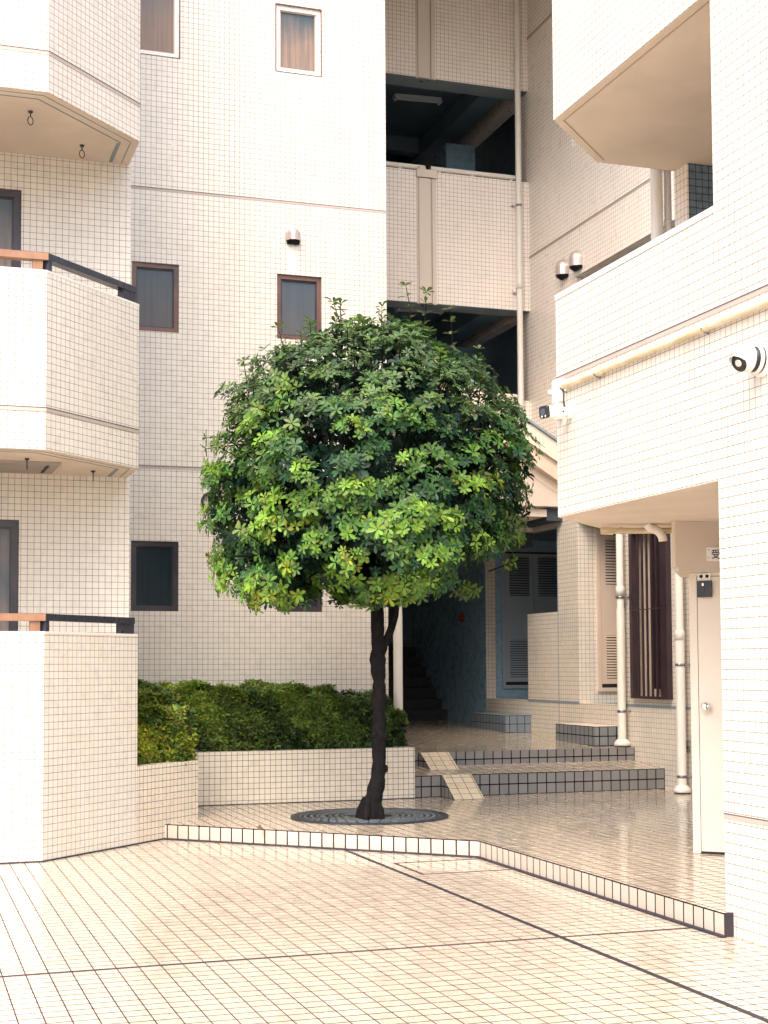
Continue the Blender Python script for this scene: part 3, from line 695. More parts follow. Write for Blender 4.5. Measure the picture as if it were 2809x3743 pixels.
# ------------------------------------------------------------------ pipes
def clampring(g, x, y, z, r, h=.03, mat=0): g.lathe((x, y, z - h / 2), (0, 0, 1), [(0, r), (0, r + .004), (h, r + .004), (h, r)], 24, mat)
def downpipe(x, y, z0, z1, r0, r1, zc, lab, flange=True, clamps=(), boltdir=(1, 0), joins=()):
    t = thing('downpipe', lab, 'pipe', (x, y, z0), 'white downpipes')
    g = MB(); g.cyl((x, y, z0 + (.03 if flange else 0)), (x, y, zc), r0, n=28); g.cyl((x, y, zc), (x, y, z1), r1, n=28)
    for z in joins: g.lathe((x, y, z), (0, 0, 1), [(0, r1), (0, r0 + .004), (.10, r0 + .004), (.12, r1)], 28)
    mk('pipe', g, M['pipe'], t)
    if flange:
        g = MB(); g.lathe((x, y, z0), (0, 0, 1), [(0, r0 * 1.75), (.012, r0 * 1.75)], 32, 1); g.lathe((x, y, z0 + .012), (0, 0, 1), [(0, 0), (0, r0 * 1.9), (.035, r0 * 1.9), (.055, r0 * 1.6), (.075, r0 * 1.25), (.08, r0)], 32)
        mk('base_flange', g, [M['pipe'], M['void']], t)
    for z in clamps:
        g = MB(); clampring(g, x, y, z, r0 + .001); g.cyl((x + r0 * boltdir[0], y + r0 * boltdir[1], z), (x + boltdir[0] * (r0 + .09), y + boltdir[1] * (r0 + .09), z), .007, n=8)
        g.lathe((x + boltdir[0] * (r0 + .05), y + boltdir[1] * (r0 + .05), z), (boltdir[0], boltdir[1], 0), [(0, .02), (.008, .02)], 10); mk('clamp', g, M['steel'], t)
    return t
downpipe(8.50, 16.08, t2(0, 16.08) + .001, 3.7, .052, .045, 2.30, 'white downpipe standing on the top step edge left of the slat grille', clamps=(2.44, 1.03), boltdir=(.95, -.3), joins=(2.46,))
downpipe(8.48, 14.62, ZP + .001, 3.7, .053, .047, 1.9, 'white downpipe on the platform between the slat grille and the beige door', clamps=(1.60, .33), boltdir=(.95, -.3), joins=(1.88,))
downpipe(5.53, 15.95, .70, 3.3, .054, .052, 2.2, 'cream post pipe rising from the planter end beside the tree trunk', flange=False, clamps=(.93,), boltdir=(.7, .7))
t = downpipe(8.41, GY - .07, 5.15, TOP + .2, .043, .043, 6, 'tall thin white downpipe running down across the gallery openings', flange=False, clamps=(8.22,), boltdir=(-.8, .5), joins=(7.0, 10.2))
for z in (6.98, 10.25):
    g = MB(); g.lathe((8.36, GY - .02, z), (-1, 0, 0), [(0, .04), (.03, .04), (.045, .02), (.045, 0)], 14); mk('side_branch', g, M['pipe'], t)
g = MB(); g.cyl((6.02, 10.64, 2.76), (6.02, 10.64, 11), .052, n=28); one('drain_stack', g, M['pipe'], 'thick white pipe passing behind the gap between the two right balconies', 'pipe', loc=(6.02, 10.64, 2.76), group='pipes behind the right balconies')
g = MB(); g.cyl((6.128, 10.645, 2.76), (6.128, 10.645, 11), .032, n=24); g.lathe((6.128, 10.645, 5.3), (0, 0, 1), [(0, .032), (0, .037), (.05, .037), (.05, .032)], 24); one('drain_stack', g, M['pipe'], 'thin white pipe beside the thick one in the gap between the right balconies', 'pipe', loc=(6.128, 10.645, 2.76), group='pipes behind the right balconies')
# conduit along the right wall
cp = thing('wall_conduit', 'yellowed white conduit pipe running along the bright right wall below the joint', 'pipe', (4.65, 8, 3.65))
g = MB(); g.cyl((4.660, 9.67, 3.665), (4.660, 0, 3.62), .022, n=20)
for y in (9.1, 7.66, 6.4): g.cyl((4.660, y, 3.66), (4.660, y - .07, 3.66), .026, n=20)
mk('pipe', g, M['pipe_old'], cp)
g = MB()
for y in (9.67, 9.12, 7.68, 6.5):
    g = MB(); g.tube([(4.69, y, 3.625), (4.66, y, 3.634), (4.634, y, 3.655)], .006, 6); mk('clip', g, M['steel'], cp)
g = MB(); g.box(4.640, 4.689, 9.71, 9.815, 3.565, 3.735); g.box(4.645, 4.689, 9.73, 9.79, 3.44, 3.564); mk('junction_box', g, M['cam_white'], cp)
g = MB(); g.lathe((4.655, 9.85, 3.66), (0, 1, -.1), [(0, .0), (0, .016), (.03, .022), (.03, .0)], 16, 0); 
mk('end_cap', g, M['cam_white'], cp)
g = MB(); g.tube([(4.655, 9.66, 3.655), (4.652, 9.64, 3.60), (4.655, 9.65, 3.555), (4.66, 9.64, 3.51)], .007, 6); mk('cable', g, M['cable'], cp)
# bullet camera
bc = thing('bullet_camera', 'white bullet security camera with square black face at the edge of the right wall', 'security camera', (4.65, 9.62, 3.48))
g = MB(); g.lathe((4.689, 9.60, 3.47), (-1, 0, 0), [(0, .055), (.018, .055), (.026, .045), (.03, .0)], 24); g.tube([(4.66, 9.60, 3.47), (4.62, 9.62, 3.47), (4.60, 9.66, 3.48)], [.022, .02, .024], 14); mk('bracket', g, M['cam_white'], bc)
def rsq(c, ax, up, w, h, rr, n=6):
    c = Vector(c); ax = Vector(ax).normalized(); s_ = ax.cross(Vector(up)).normalized(); u_ = s_.cross(ax)
    pts = []
    for qx, qz, a0 in ((1, 1, 0), (-1, 1, 90), (-1, -1, 180), (1, -1, 270)):
        for k in range(n):
            t_ = R(a0 + 90 * k / (n - 1)); pts.append(c + s_ * (qx * (w - rr) + rr * math.cos(t_)) + u_ * (qz * (h - rr) + rr * math.sin(t_)))
    return pts
def loft(g, rings, mat=0, cap=True):
    for a, b in zip(rings, rings[1:]):
        for i in range(len(a)):
            j = (i + 1) % len(a); g.face([a[i], a[j], b[j], b[i]], mat, True)
    if cap: g.face(rings[-1], mat); g.face(rings[0][::-1], mat)
ax = Vector((-.95, -.34, -.09)).normalized(); c0 = Vector((4.635, 9.61, 3.462))
g = MB(); loft(g, [rsq(c0 + ax * d, ax, (0, 0, 1), w, w, w * .45) for d, w in ((-.02, .022), (.02, .036), (.07, .043), (.19, .0445))]); mk('camera_body', g, M['cam_white'], bc)
g = MB(); loft(g, [rsq(c0 + ax * d, ax, (0, 0, 1), w, w, w * .4) for d, w in ((.188, .0450), (.204, .0455), (.212, .041))]); mk('face', g, M['black'], bc)
g = MB(); loft(g, [rsq(c0 + ax * d, ax, (0, 0, 1), .022, .022, .008) for d in (.212, .216)]); mk('lens', g, plain('lens_glass', (.05, .07, .10), .08, coat=1), bc)
sv = ax.cross(Vector((0, 0, 1))).normalized(); uv_ = sv.cross(ax)
g = MB()
for k in (-1, 1): g.lathe(c0 + ax * .212 + sv * .018 * k - uv_ * .033, ax, [(0, .009), (.003, .008), (.003, 0)], 12)
mk('infrared_led', g, M['chrome'], bc)
g = MB(); cc = c0 + ax * .05 - sv * .047; g.lathe(cc, -sv, [(0, .008), (.004, .008), (.004, 0)], 10); mk('screw', g, M['black'], bc)
# dome camera on the right wall
dc = thing('dome_camera', 'white eyeball security camera with hooded black lens high on the right wall', 'security camera', (4.69, 7.0, 3.34))
yc, zc = 7.10, 3.345
g = MB(); g.lathe((4.689, yc, zc), (-1, 0, 0), [(0, .100), (.018, .100), (.026, .092), (.026, 0)], 40); mk('base', g, M['cam_white'], dc)
g = MB(); g.lathe((4.6629, yc, zc), (-1, 0, 0), [(0, .079), (.014, .079), (.014, .0)], 40); g.lathe((4.6289, yc, zc), (-1, 0, 0), [(0, .074), (.032, .074), (.032, .0)], 40); mk('gasket', g, M['black'], dc)
g = MB(); g.lathe((4.6489, yc, zc), (-1, 0, 0), [(0, .0), (0, .083), (.02, .083), (.02, .0)], 40); g.lathe((4.597, yc, zc), (-1, .0, 0), [(0, 0), (0, .080), (.012, .079), (.018, .07), (.018, .0)], 40); mk('ring', g, M['cam_white'], dc)
ad = Vector((-.86, -.22, -.45)).normalized(); e0 = Vector((4.58, yc, zc))
g = MB(); g.lathe(e0, ad, [(-.02, .0), (-.02, .05), (0, .062), (.04, .060), (.07, .054)], 32); 
# hood: half shell extending on top
sd = ad.cross(Vector((0, 0, 1))).normalized(); ud = sd.cross(ad)
for k in range(10):
    a, b = [R(10 + 16 * q) for q in (k, k + 1)]
    A = [e0 + ad * .07 + sd * math.cos(t) * .056 + ud * math.sin(t) * .056 for t in (a, b)]
    B = [e0 + ad * (.07 + .035 * math.sin(t)) + sd * math.cos(t) * .055 + ud * math.sin(t) * .055 for t in (a, b)]
    g.face([A[0], A[1], B[1], B[0]], 0, True)
mk('eyeball', g, M['cam_white'], dc)
g = MB(); g.lathe(e0, ad, [(.06, .052), (.068, .052), (.074, .03), (.074, .0)], 28); mk('lens_face', g, M['black'], dc)
g = MB(); g.lathe(e0, ad, [(.074, .022), (.080, .020), (.078, .013), (.076, 0)], 20); mk('lens', g, M['chrome'], dc)

# vent cowls
def cowl(x, y, z, n, r, lab, h=.15):
    # n: wall normal (plan). hood: half cylinder with rounded top, open below
    t = thing('vent_cowl', lab, 'vent', (x, y, z), 'steel vent cowls')
    n = Vector((n[0], n[1], 0)); s_ = Vector((-n[1], n[0], 0)); o = Vector((x, y, z)); up = Vector((0, 0, 1))
    g = MB(); K = 14; J = 7; dpt = 1.25
    rows = []
    for j in range(J + 3):
        if j < 2: zz = -h * .55 + j * h * .5; rr = 1.
        else:
            t_ = (j - 2) / (J) * math.pi / 2; zz = -h * .05 + math.sin(t_) * r * 1.05; rr = math.cos(t_)
        rows.append([o + up * zz + s_ * math.cos(a) * r * max(rr, .02) + n * math.sin(a) * r * dpt * max(rr, .02) for a in [math.pi * k / K for k in range(K + 1)]])
    for a, b in zip(rows, rows[1:]):
        for k in range(K): g.face([a[k], a[k + 1], b[k + 1], b[k]], 0, True)
    mk('hood', g, M['hood'], t)
    g = MB(); ins = [o - up * (h * .52) + s_ * math.cos(a) * r * .93 + n * (math.sin(a) * r * dpt * .93 + .001) for a in [math.pi * k / K for k in range(K + 1)]]
    g.face(ins)
    for k in range(3):
        zz = -h * .56 - .014 * k; g.obox(o + up * (zz - .006) - s_ * r * .85, s_, n, up, r * 1.7, r * (.9 - .22 * k), .005)
    mk('louvre', g, M['void'], t)
cowl(4.317, MY, 6.64, (0, -1), .086, 'dome shaped steel vent cowl on the main wall above the brown window')
cowl(XW, 17.30, 7.05, (-1, 0), .115, 'right one of the two steel vent cowls on the pale side wall', h=.22)
cowl(XW, 17.72, 7.04, (-1, 0), .115, 'left one of the two steel vent cowls on the pale side wall', h=.22)
# faded patch below the vent
g = MB(); g.box(4.262, 4.375, MY - .0022, MY + .01, 6.185, 6.50); mk('faded_patch', g, tile_mat('faded_tile', WT, WT, .02, (.70, .67, .61), (.71, .68, .62), (.58, .52, .45), (.5, .43, .37)), apt)
# coiled cable on the main wall
g = MB()
for k in range(7):
    rr = .085 + .012 * random.random(); cx, cz = 3.335 + random.uniform(-.012, .012), 3.472 + random.uniform(-.012, .012)
    pts = [(cx + rr * math.cos(t), MY - .02 - .006 * k, cz + rr * math.sin(t) * 1.0) for t in [2 * math.pi * i / 28 for i in range(29)]]
    g.tube(pts, .006, 6, caps=False)
g.tube([(3.42, MY - .03, 3.50), (3.6, MY - .02, 3.60), (3.9, MY - .02, 3.58)], .006, 6)
one('coiled_cable', g, M['cable'], 'coil of black cable hanging on the main wall left of the crown', 'cable', loc=(3.335, MY, 3.47))
# pipes under the soffit by the door
g = MB(); g.cyl((5.24, 10.22, 2.655), (5.33, 10.19, 2.652), .030, n=18); g.cyl((5.33, 10.19, 2.655), (5.80, 10.02, 2.655), .024, n=18)
for q in (.25, .7): g.cyl((5.24 + .56 * q, 10.22 - .2 * q, 2.655), (5.24 + .56 * (q + .04), 10.22 - .2 * (q + .04), 2.655), .028, n=18)
one('soffit_pipe', g, M['pipe_old'], 'thin cream pipe hung under the soffit left of the canopy box', 'pipe', loc=(5.3, 10.2, 2.65))
g = MB()
g.tube([(5.56, 10.06, 2.70)] + [(5.585 + .11 * math.sin(t), 10.05, 2.67 - .10 * (1 - math.cos(t))) for t in [k * math.pi / 2 / 8 for k in range(9)]], [.034] * 10, 18)
one('pipe_elbow', g, M['pipe'], 'white curved pipe elbow tucked between soffit and canopy box', 'pipe', loc=(5.5, 10.0, 2.6))

# ------------------------------------------------------------------ planter
pl = thing('planter', 'low white tiled planter wall with dark joints behind the tree', 'planter', (4, 15.2, ZP))
PT = .70
g = MB()
poly = [(2.082, cE[1] + .003), (2.78, 13.95), (2.78, 15.17), (5.45, 15.17), (5.45, 16.1), (5.25, 16.1), (5.25, 15.32), (2.66, 15.32), (2.66, 14.0), (2.081, cE[1] + .19)]
g.prism(poly, -.02, PT)
mk('planter_wall', g, M['planter'], pl)
g = MB(); g.prism([(2.101, 13.45), (2.66, 14.0), (2.66, 15.32), (5.25, 15.32), (5.25, 16.1), (2.101, 16.1)], 0, PT - .03); mk('soil', g, M['soil'], pl)
g = MB(); g.box(2.783, 5.45, 15.160, 15.170, ZP, ZP + .008); g.prism([(cA[0] , cA[1]), (2.40, 2.40 + KB), (2.40, 2.392 + KB - .006), (cA[0], cA[1] - .014)], 0, .012); g.box(-8, cA[0] - .001, AY - .012, AY, 0, .012)
structure(mk('wall_foot_sealant', g, M['sealant']))

# ------------------------------------------------------------------ foliage helpers
def add_leaf(V, F, T, p, d, n, L, W, col, curl=.15, seg=3):
    # obovate leaf: base at p, direction d, face normal n
    s_ = d.cross(n).normalized(); n = s_.cross(d).normalized()
    prof = [(.0, .08), (.35, .55), (.68, 1.0), (.9, .72), (1.0, .12)] if seg > 2 else [(0, .1), (.45, .8), (.78, .95), (1., .15)] if seg == 2 else [(0, .1), (.55, 1.), (1., .15)]
    b = len(V)
    for t_, w in prof:
        c = p + d * (L * t_) - n * (L * curl * t_ * t_)
        o_ = s_ * (W * w * .5); lift = n * (W * .16 * w)
        V += [tuple(c - o_ + lift), tuple(c), tuple(c + o_ + lift)]
        k = 1 - .12 * t_
        T += [tuple(x * k for x in col)] * 3
    for i in range(len(prof) - 1):
        a = b + 3 * i
        F.append((a, a + 1, a + 4, a + 3)); F.append((a + 1, a + 2, a + 5, a + 4))
def leaf_mesh(name, V, F, T, mat, parent):
    mb = MB(); mb.v = V; mb.f = F; mb.m = [0] * len(F); mb.smooth = [True] * len(F)
    return mk(name, mb, mat, parent, tints=T)
def rnd_dir():
    z = random.uniform(-1, 1); t = random.uniform(0, 2 * math.pi); r = math.sqrt(1 - z * z)
    return Vector((r * math.cos(t), r * math.sin(t), z))
def lerp(a, b, t): return tuple(x + (y - x) * t for x, y in zip(a, b))

# ------------------------------------------------------------------ the tree
TX, TY = 4.33, 13.25
tree = thing('tree', 'small round crowned evergreen tree with dark trunk growing from the iron grate', 'tree', (TX, TY, ZP))
g = MB()
path = [(4.305, 13.25, .10, .125), (4.31, 13.25, .18, .118), (4.325, 13.25, .30, .088), (4.37, 13.25, .45, .076), (4.385, 13.25, .55, .072), (4.395, 13.25, .62, .066), (4.398, 13.25, .78, .064), (4.392, 13.25, .93, .076), (4.40, 13.25, 1.0, .066),
        (4.40, 13.25, 1.15, .060), (4.392, 13.25, 1.28, .078), (4.40, 13.25, 1.36, .062), (4.397, 13.25, 1.5, .062), (4.385, 13.25, 1.66, .076), (4.392, 13.25, 1.76, .063), (4.388, 13.25, 1.95, .062), (4.385, 13.25, 2.2, .060), (4.38, 13.25, 2.5, .062), (4.37, 13.26, 2.8, .056)]
fine = []
for a, b in zip(path, path[1:]):
    for k in range(3): fine.append(lerp(a, b, k / 3))
fine.append(path[-1])
base_i = len(g.v); g.tube([p[:3] for p in fine], [p[3] * (1 + random.uniform(-.05, .05)) for p in fine], 18)
g.v = [(x + .006 * math.sin(z * 41 + y * 60), y + .006 * math.cos(z * 33 + x * 55), z) for x, y, z in g.v]
for k in range(4):   # root flare
    a = k * 2 * math.pi / 4 + .9; g.tube([(4.31 + .05 * math.cos(a), 13.25 + .05 * math.sin(a), .34), (4.305 + .10 * math.cos(a), 13.25 + .10 * math.sin(a), .22), (4.30 + .125 * math.cos(a), 13.25 + .125 * math.sin(a), .12)], [.035, .042, .03], 8)
for (x, y, z, dx, dz) in ((4.34, 13.22, 1.67, -.03, .0), (4.335, 13.22, .95, -.02, 0), (4.45, 13.22, 1.29, .03, .02), (4.46, 13.24, .62, .02, 0)):
    g.lathe((x, y, z), (dx * 30, -.4, .1), [(-.03, .04), (.0, .042), (.015, .03), (.02, 0)], 10)
mk('trunk', g, M['bark'], tree)
limbs = []
def limb(pts, r0, r1):
    g = MB(); n = len(pts); P = []
    for i in range(n - 1):
        for k in range(3): P.append(Vector(pts[i]).lerp(Vector(pts[i + 1]), k / 3) + Vector((random.uniform(-.01, .01), random.uniform(-.01, .01), 0)))
    P.append(Vector(pts[-1])); m = len(P)
    g.tube(P, [r0 + (r1 - r0) * i / (m - 1) for i in range(m)], 9); mk('branch', g, M['bark'], tree)
limb([(4.42, 13.25, 1.70), (4.46, 13.25, 1.80), (4.53, 13.24, 1.96), (4.575, 13.24, 2.15), (4.62, 13.25, 2.5), (4.8, 13.3, 3.0), (5.1, 13.3, 3.5), (5.3, 13.3, 4.0)], .045, .02)
limb([(4.38, 13.25, 2.4), (4.2, 13.2, 2.9), (3.8, 13.1, 3.4), (3.4, 13.0, 3.8)], .045, .012)
limb([(4.37, 13.25, 2.75), (4.35, 13.3, 3.3), (4.4, 13.3, 4.0), (4.35, 13.3, 4.6)], .05, .014)
limb([(4.38, 13.25, 2.35), (4.0, 13.1, 2.6), (3.4, 12.9, 2.65), (2.85, 12.8, 2.6)], .035, .01)
limb([(4.60, 13.25, 2.4), (5.0, 13.0, 2.65), (5.5, 12.9, 2.9), (5.85, 12.9, 3.1)], .032, .01)
limb([(4.40, 13.25, 2.3), (4.45, 12.8, 2.6), (4.4, 12.3, 3.0), (4.3, 11.95, 3.5)], .03, .01)
limb([(4.39, 13.25, 2.3), (4.3, 13.8, 2.7), (4.2, 14.4, 3.2)], .03, .01)
limb([(3.8, 13.1, 3.4), (3.2, 13.3, 3.5), (2.8, 13.3, 3.3)], .018, .007)
limb([(5.1, 13.3, 3.5), (5.6, 13.1, 3.7), (5.9, 13.1, 3.6)], .018, .007)

def crown_r(z):
    if z < 2.3: return 0
    if z < 3.4: return 1.38 + .08 * (z - 2.4) 
    q = (z - 3.4) / 1.40
    return 1.46 * math.sqrt(max(0, 1 - q * q))
V, F, T = [], [], []
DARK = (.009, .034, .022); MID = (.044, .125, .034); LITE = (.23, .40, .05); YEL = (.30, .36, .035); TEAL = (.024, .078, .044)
LSEG = 2
def rosette(p, ax, size, tone, n=7, spread=.9):
    ax = ax.normalized(); e = ax.orthogonal().normalized(); h = ax.cross(e)
    a0 = random.uniform(0, 6.28)
    for k in range(n):
        a = a0 + 2 * math.pi * k / n + random.uniform(-.25, .25)
        tilt = random.uniform(.15, .62)
        rad = (e * math.cos(a) + h * math.sin(a))
        d = (rad * math.cos(tilt) + ax * math.sin(tilt)).normalized()
        nn = (ax * math.cos(tilt) - rad * math.sin(tilt)).normalized()
        L = size * random.uniform(.75, 1.15)
        c = tuple(x * random.uniform(.82, 1.18) for x in tone)
        add_leaf(V, F, T, p + rad * .006, d, nn, L, L * .46, c, curl=random.uniform(.05, .3), seg=LSEG)
# clumps: patches of foliage on the crown's shell, with gaps between them
clumps = []
tries = 0
for q in ((2.92, 12.9, 2.40), (3.15, 12.7, 2.30), (3.45, 12.9, 2.28), (2.98, 13.3, 2.62), (2.85, 13.1, 2.95), (3.3, 13.5, 2.35), (2.85, 13.2, 3.35), (3.05, 13.1, 3.9), (3.3, 13.0, 4.2), (3.75, 12.9, 4.5), (5.3, 12.9, 4.25), (5.75, 13.0, 3.6)):
    clumps.append((Vector(q), random.uniform(.2, .27), random.uniform(.3, .95)))
for k in range(34):
    a = random.uniform(0, 2 * math.pi); rr = random.uniform(.1, 1.22)
    x = rr * math.cos(a); clumps.append((Vector((TX + x, 13.3 + rr * .9 * math.sin(a), 2.34 + random.uniform(-.04, .18) + .30 * max(0, x))), random.uniform(.16, .27), random.random()))
while len(clumps) < 262 and tries < 30000:
    tries += 1
    z = random.uniform(2.47, 4.79)
    a = random.uniform(0, 2 * math.pi); rr = crown_r(z) * (1 + .07 * math.sin(3 * a + 2.3 * z) + .05 * math.sin(5 * a - 4 * z + 1))
    if random.random() < .16 and z < 3: rr *= random.uniform(.35, .9)
    x = math.cos(a) * rr * random.uniform(.86, .99); y = math.sin(a) * rr * .92 * random.uniform(.86, .99)
    if z > 4.6 : pass
    zz = z + .42 * max(0, (x / 1.6)) * max(0, min(1, (3.1 - z) / .6))
    p = Vector((TX + x, 13.3 + y, zz))
    if all((p - q).length > .215 for q, _, _ in clumps):
        clumps.append((p, random.uniform(.13, .27), random.random()))
cen = Vector((TX, 13.3, 3.1))
tw = MB()
for p, cr, ty in clumps:
    out = (p - cen); out.z *= 1.1
    out = out.normalized(); up = (out + Vector((0, 0, .45))).normalized()
    nr = int((28 + 12 * random.random()) * (cr / .22) ** 1.3)
    lean = .5
    for k in range(nr):
        d = rnd_dir()
        if d.dot(up) < -.25: d = -d
        q = p + Vector((d.x * cr, d.y * cr, d.z * cr * .75)) * random.uniform(.55, 1.05)
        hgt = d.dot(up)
        # brightness: young tips bright, sunlit left and shaded inside painted into the tones; a few clumps are yellow
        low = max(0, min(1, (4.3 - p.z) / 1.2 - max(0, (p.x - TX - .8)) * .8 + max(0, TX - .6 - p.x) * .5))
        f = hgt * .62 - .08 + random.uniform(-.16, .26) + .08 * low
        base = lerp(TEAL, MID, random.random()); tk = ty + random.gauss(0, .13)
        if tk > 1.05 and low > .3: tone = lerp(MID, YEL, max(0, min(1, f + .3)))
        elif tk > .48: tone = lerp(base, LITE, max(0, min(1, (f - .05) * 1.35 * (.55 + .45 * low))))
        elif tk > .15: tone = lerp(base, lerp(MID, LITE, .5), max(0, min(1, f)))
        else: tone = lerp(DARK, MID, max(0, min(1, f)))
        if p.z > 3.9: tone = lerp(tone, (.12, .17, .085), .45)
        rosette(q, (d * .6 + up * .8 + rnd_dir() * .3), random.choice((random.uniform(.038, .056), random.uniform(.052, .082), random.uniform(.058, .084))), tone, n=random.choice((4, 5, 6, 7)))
    # inner leaves, the crown's inner shade painted dark
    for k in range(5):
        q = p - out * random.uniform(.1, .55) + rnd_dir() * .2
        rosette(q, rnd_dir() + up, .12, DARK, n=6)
    tw.tube([p - out * .45 - Vector((0, 0, .08)), p - out * .12, p + up * cr * .6], [.012, .007, .003], 5)
# long shoots above the crown and sprays at the edge
for k in range(74):
    if k < 36:
        a = random.uniform(0, 2 * math.pi); rr = random.uniform(0, 1.35); x, y = rr * math.cos(a), rr * math.sin(a) * .9
        zt = 3.4 + 1.55 * math.sqrt(max(0, 1 - (rr / 1.6) ** 2)) - .06; base = Vector((TX + x, 13.3 + y, zt - .05)); d = Vector((x * .12, y * .1, 1)).normalized(); Ls = random.uniform(.10, .30)
    else:
        a = random.choice((random.uniform(2.3, 4.0), random.uniform(-.9, .8))); z = random.uniform(2.3, 4.2); rr = crown_r(max(z, 2.4)) * .97
        base = Vector((TX + rr * math.cos(a), 13.3 + rr * .9 * math.sin(a), z)); d = Vector((math.cos(a), math.sin(a), random.uniform(-.2, .5))).normalized(); Ls = random.uniform(.12, .32)
    tip = base + d * Ls; tw.tube([base - d * .15, base + d * Ls * .5, tip], [.007, .005, .003], 5)
    tn = lerp((.10, .15, .06), LITE, random.random() * .6)
    m = 2 + int(Ls / .09)
    for j in range(m):
        q = base + d * Ls * (j + .7) / m
        rosette(q, d + rnd_dir() * .35, random.uniform(.055, .085) if j < m - 1 else .08, tn, n=4 if j < m - 1 else 6)
for (x, y, z, Ls) in ((4.78, 13.0, 4.80, .42), (5.12, 13.1, 4.60, .50), (4.66, 13.0, 4.85, .42), (3.42, 13.0, 4.35, .42), (3.1, 13.0, 4.1, .3), (3.95, 13.0, 4.75, .3)):
    base = Vector((x, y, z)); tip = base + Vector((random.uniform(-.08, .06), 0, Ls)); tw.tube([base, (base + tip) / 2 + Vector((.015, 0, 0)), tip], [.007, .005, .003], 5)
    for j in range(4):
        rosette(base + (tip - base) * (j + 1) / 4, Vector((random.uniform(-.4, .4), 0, 1)), .085, (.12, .17, .06), n=3 if j < 3 else 6)
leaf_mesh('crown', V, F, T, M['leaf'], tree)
mk('twigs', tw, M['bark'], tree)

# tree grate
gt = thing('tree_grate', 'round cast iron grate set in the platform round the trunk', 'tree grate', (4.40, 13.55, ZP))
gx, gy, R1, RI = 4.40, 13.55, .76, .23
gx, gy = 4.38, 13.50
g = MB(); n = 72
def ringseg(g, r0, r1, a0, a1, z0, z1, m=6, mat=0):
    for k in range(m):
        t0, t1_ = a0 + (a1 - a0) * k / m, a0 + (a1 - a0) * (k + 1) / m
        P = lambda r, t, z: (gx + r * math.cos(t), gy + r * math.sin(t), z)
        g.face([P(r0, t0, z1), P(r1, t0, z1), P(r1, t1_, z1), P(r0, t1_, z1)], mat)
        g.face([P(r1, t0, z0), P(r1, t1_, z0), P(r1, t1_, z1), P(r1, t0, z1)], mat); g.face([P(r0, t0, z0), P(r0, t0, z1), P(r0, t1_, z1), P(r0, t1_, z0)], mat)
    g.face([(gx + r0 * math.cos(a0), gy + r0 * math.sin(a0), z0), (gx + r1 * math.cos(a0), gy + r1 * math.sin(a0), z0), (gx + r1 * math.cos(a0), gy + r1 * math.sin(a0), z1), (gx + r0 * math.cos(a0), gy + r0 * math.sin(a0), z1)], mat)
ringseg(g, .685, .77, 0, 2 * math.pi, ZP - .0, ZP + .012, 72); mk('outer_ring', g, M['iron'], gt)
g = MB()
rings = [.25, .31, .37, .43, .49, .55, .61, .675]
for i, r in enumerate(rings[:-1]):
    nn = int(10 + i * 5)
    for k in range(nn):
        a = 2 * math.pi * (k + .5 * (i % 2)) / nn
        ringseg(g, r + .004, r + .034, a, a + 2 * math.pi / nn * .80, ZP + .001, ZP + .012, 3)
for r in (.232, .47, .672): ringseg(g, r, r + .012, 0, 2 * math.pi, ZP + .001, ZP + .011, 48)
mk('openwork', g, plain('worn_iron', (.15, .17, .19), .45, metal=.3, col2=(.07, .085, .10), scale=9, bump=.3), gt)
g = MB(); ringseg(g, .0, .684, 0, 2 * math.pi, ZP, ZP + .002, 48); mk('pit', g, M['void'], gt)

# ------------------------------------------------------------------ hedges
def clipped(name, boxes, n, cols, label, size, parts_loc):
    global V, F, T
    V, F, T = [], [], []
    root = thing(name, label, 'hedge', parts_loc)
    tot = sum((b[1] - b[0]) * (b[3] - b[2]) for b in boxes)
    for (x0, x1, y0, y1, z0, z1, dens) in boxes:
        m = int(n * dens * (x1 - x0) * (y1 - y0 + .5) / tot)
        for k in range(m):
            x = random.uniform(x0, x1); y = random.uniform(y0, y1)
            face = random.random()
            if face < .42: z = z1 + random.gauss(0, .022) + .05 * math.sin(x * 5 + y * 4) + .025 * math.sin(x * 17)
            elif face < .9: y = y0 + abs(random.gauss(0, .05)) + .03 * math.sin(x * 11 + 1); z = random.uniform(z0, z1) ** 1
            else: z = random.uniform(z0, z1)
            if z < z0 + .22 and random.random() < .62 : continue
            hh = (z - z0) / (z1 - z0)
            p = Vector((x, y, z)); ax = Vector((random.uniform(-.4, .4), -.5 if face > .42 else -.15, .5 if face > .42 else 1)) + rnd_dir() * .5
            ax.normalize()
            tone = cols(x, y, z, hh)
            e = ax.orthogonal().normalized(); h_ = ax.cross(e); a0 = random.uniform(0, 6.28)
            for j in range(4):
                a = a0 + j * 1.57 + random.uniform(-.3, .3); rad = e * math.cos(a) + h_ * math.sin(a)
                d = (rad + ax * random.uniform(.1, .7)).normalized(); nn = (ax - rad * .3).normalized()
                add_leaf(V, F, T, p, d, nn, size * random.uniform(.7, 1.2), size * .5, tuple(c * random.uniform(.8, 1.2) for c in tone), seg=1)
    leaf_mesh('foliage', V, F, T, M['hedge'], root)
    g = MB()
    for (x0, x1, y0, y1, z0, z1, dens) in boxes:
        for k in range(max(3, int((x1 - x0) * 12))):
            x = random.uniform(x0 + .05, x1 - .05); y = random.uniform(y0 + .15, y1); g.tube([(x, y, z0 - .05), (x + random.uniform(-.05, .05), y, z0 + .2), (x + random.uniform(-.15, .15), y - .1, z1 - .05)], [.012, .009, .004], 6)
    mk('stems', g, M['bark'], root)
def fbm(x, y, z): return .5 + .25 * math.sin(x * 5.1 + z * 4) + .15 * math.sin(x * 13 + y * 7 + z * 9) + .1 * math.sin(z * 21 + x * 3)
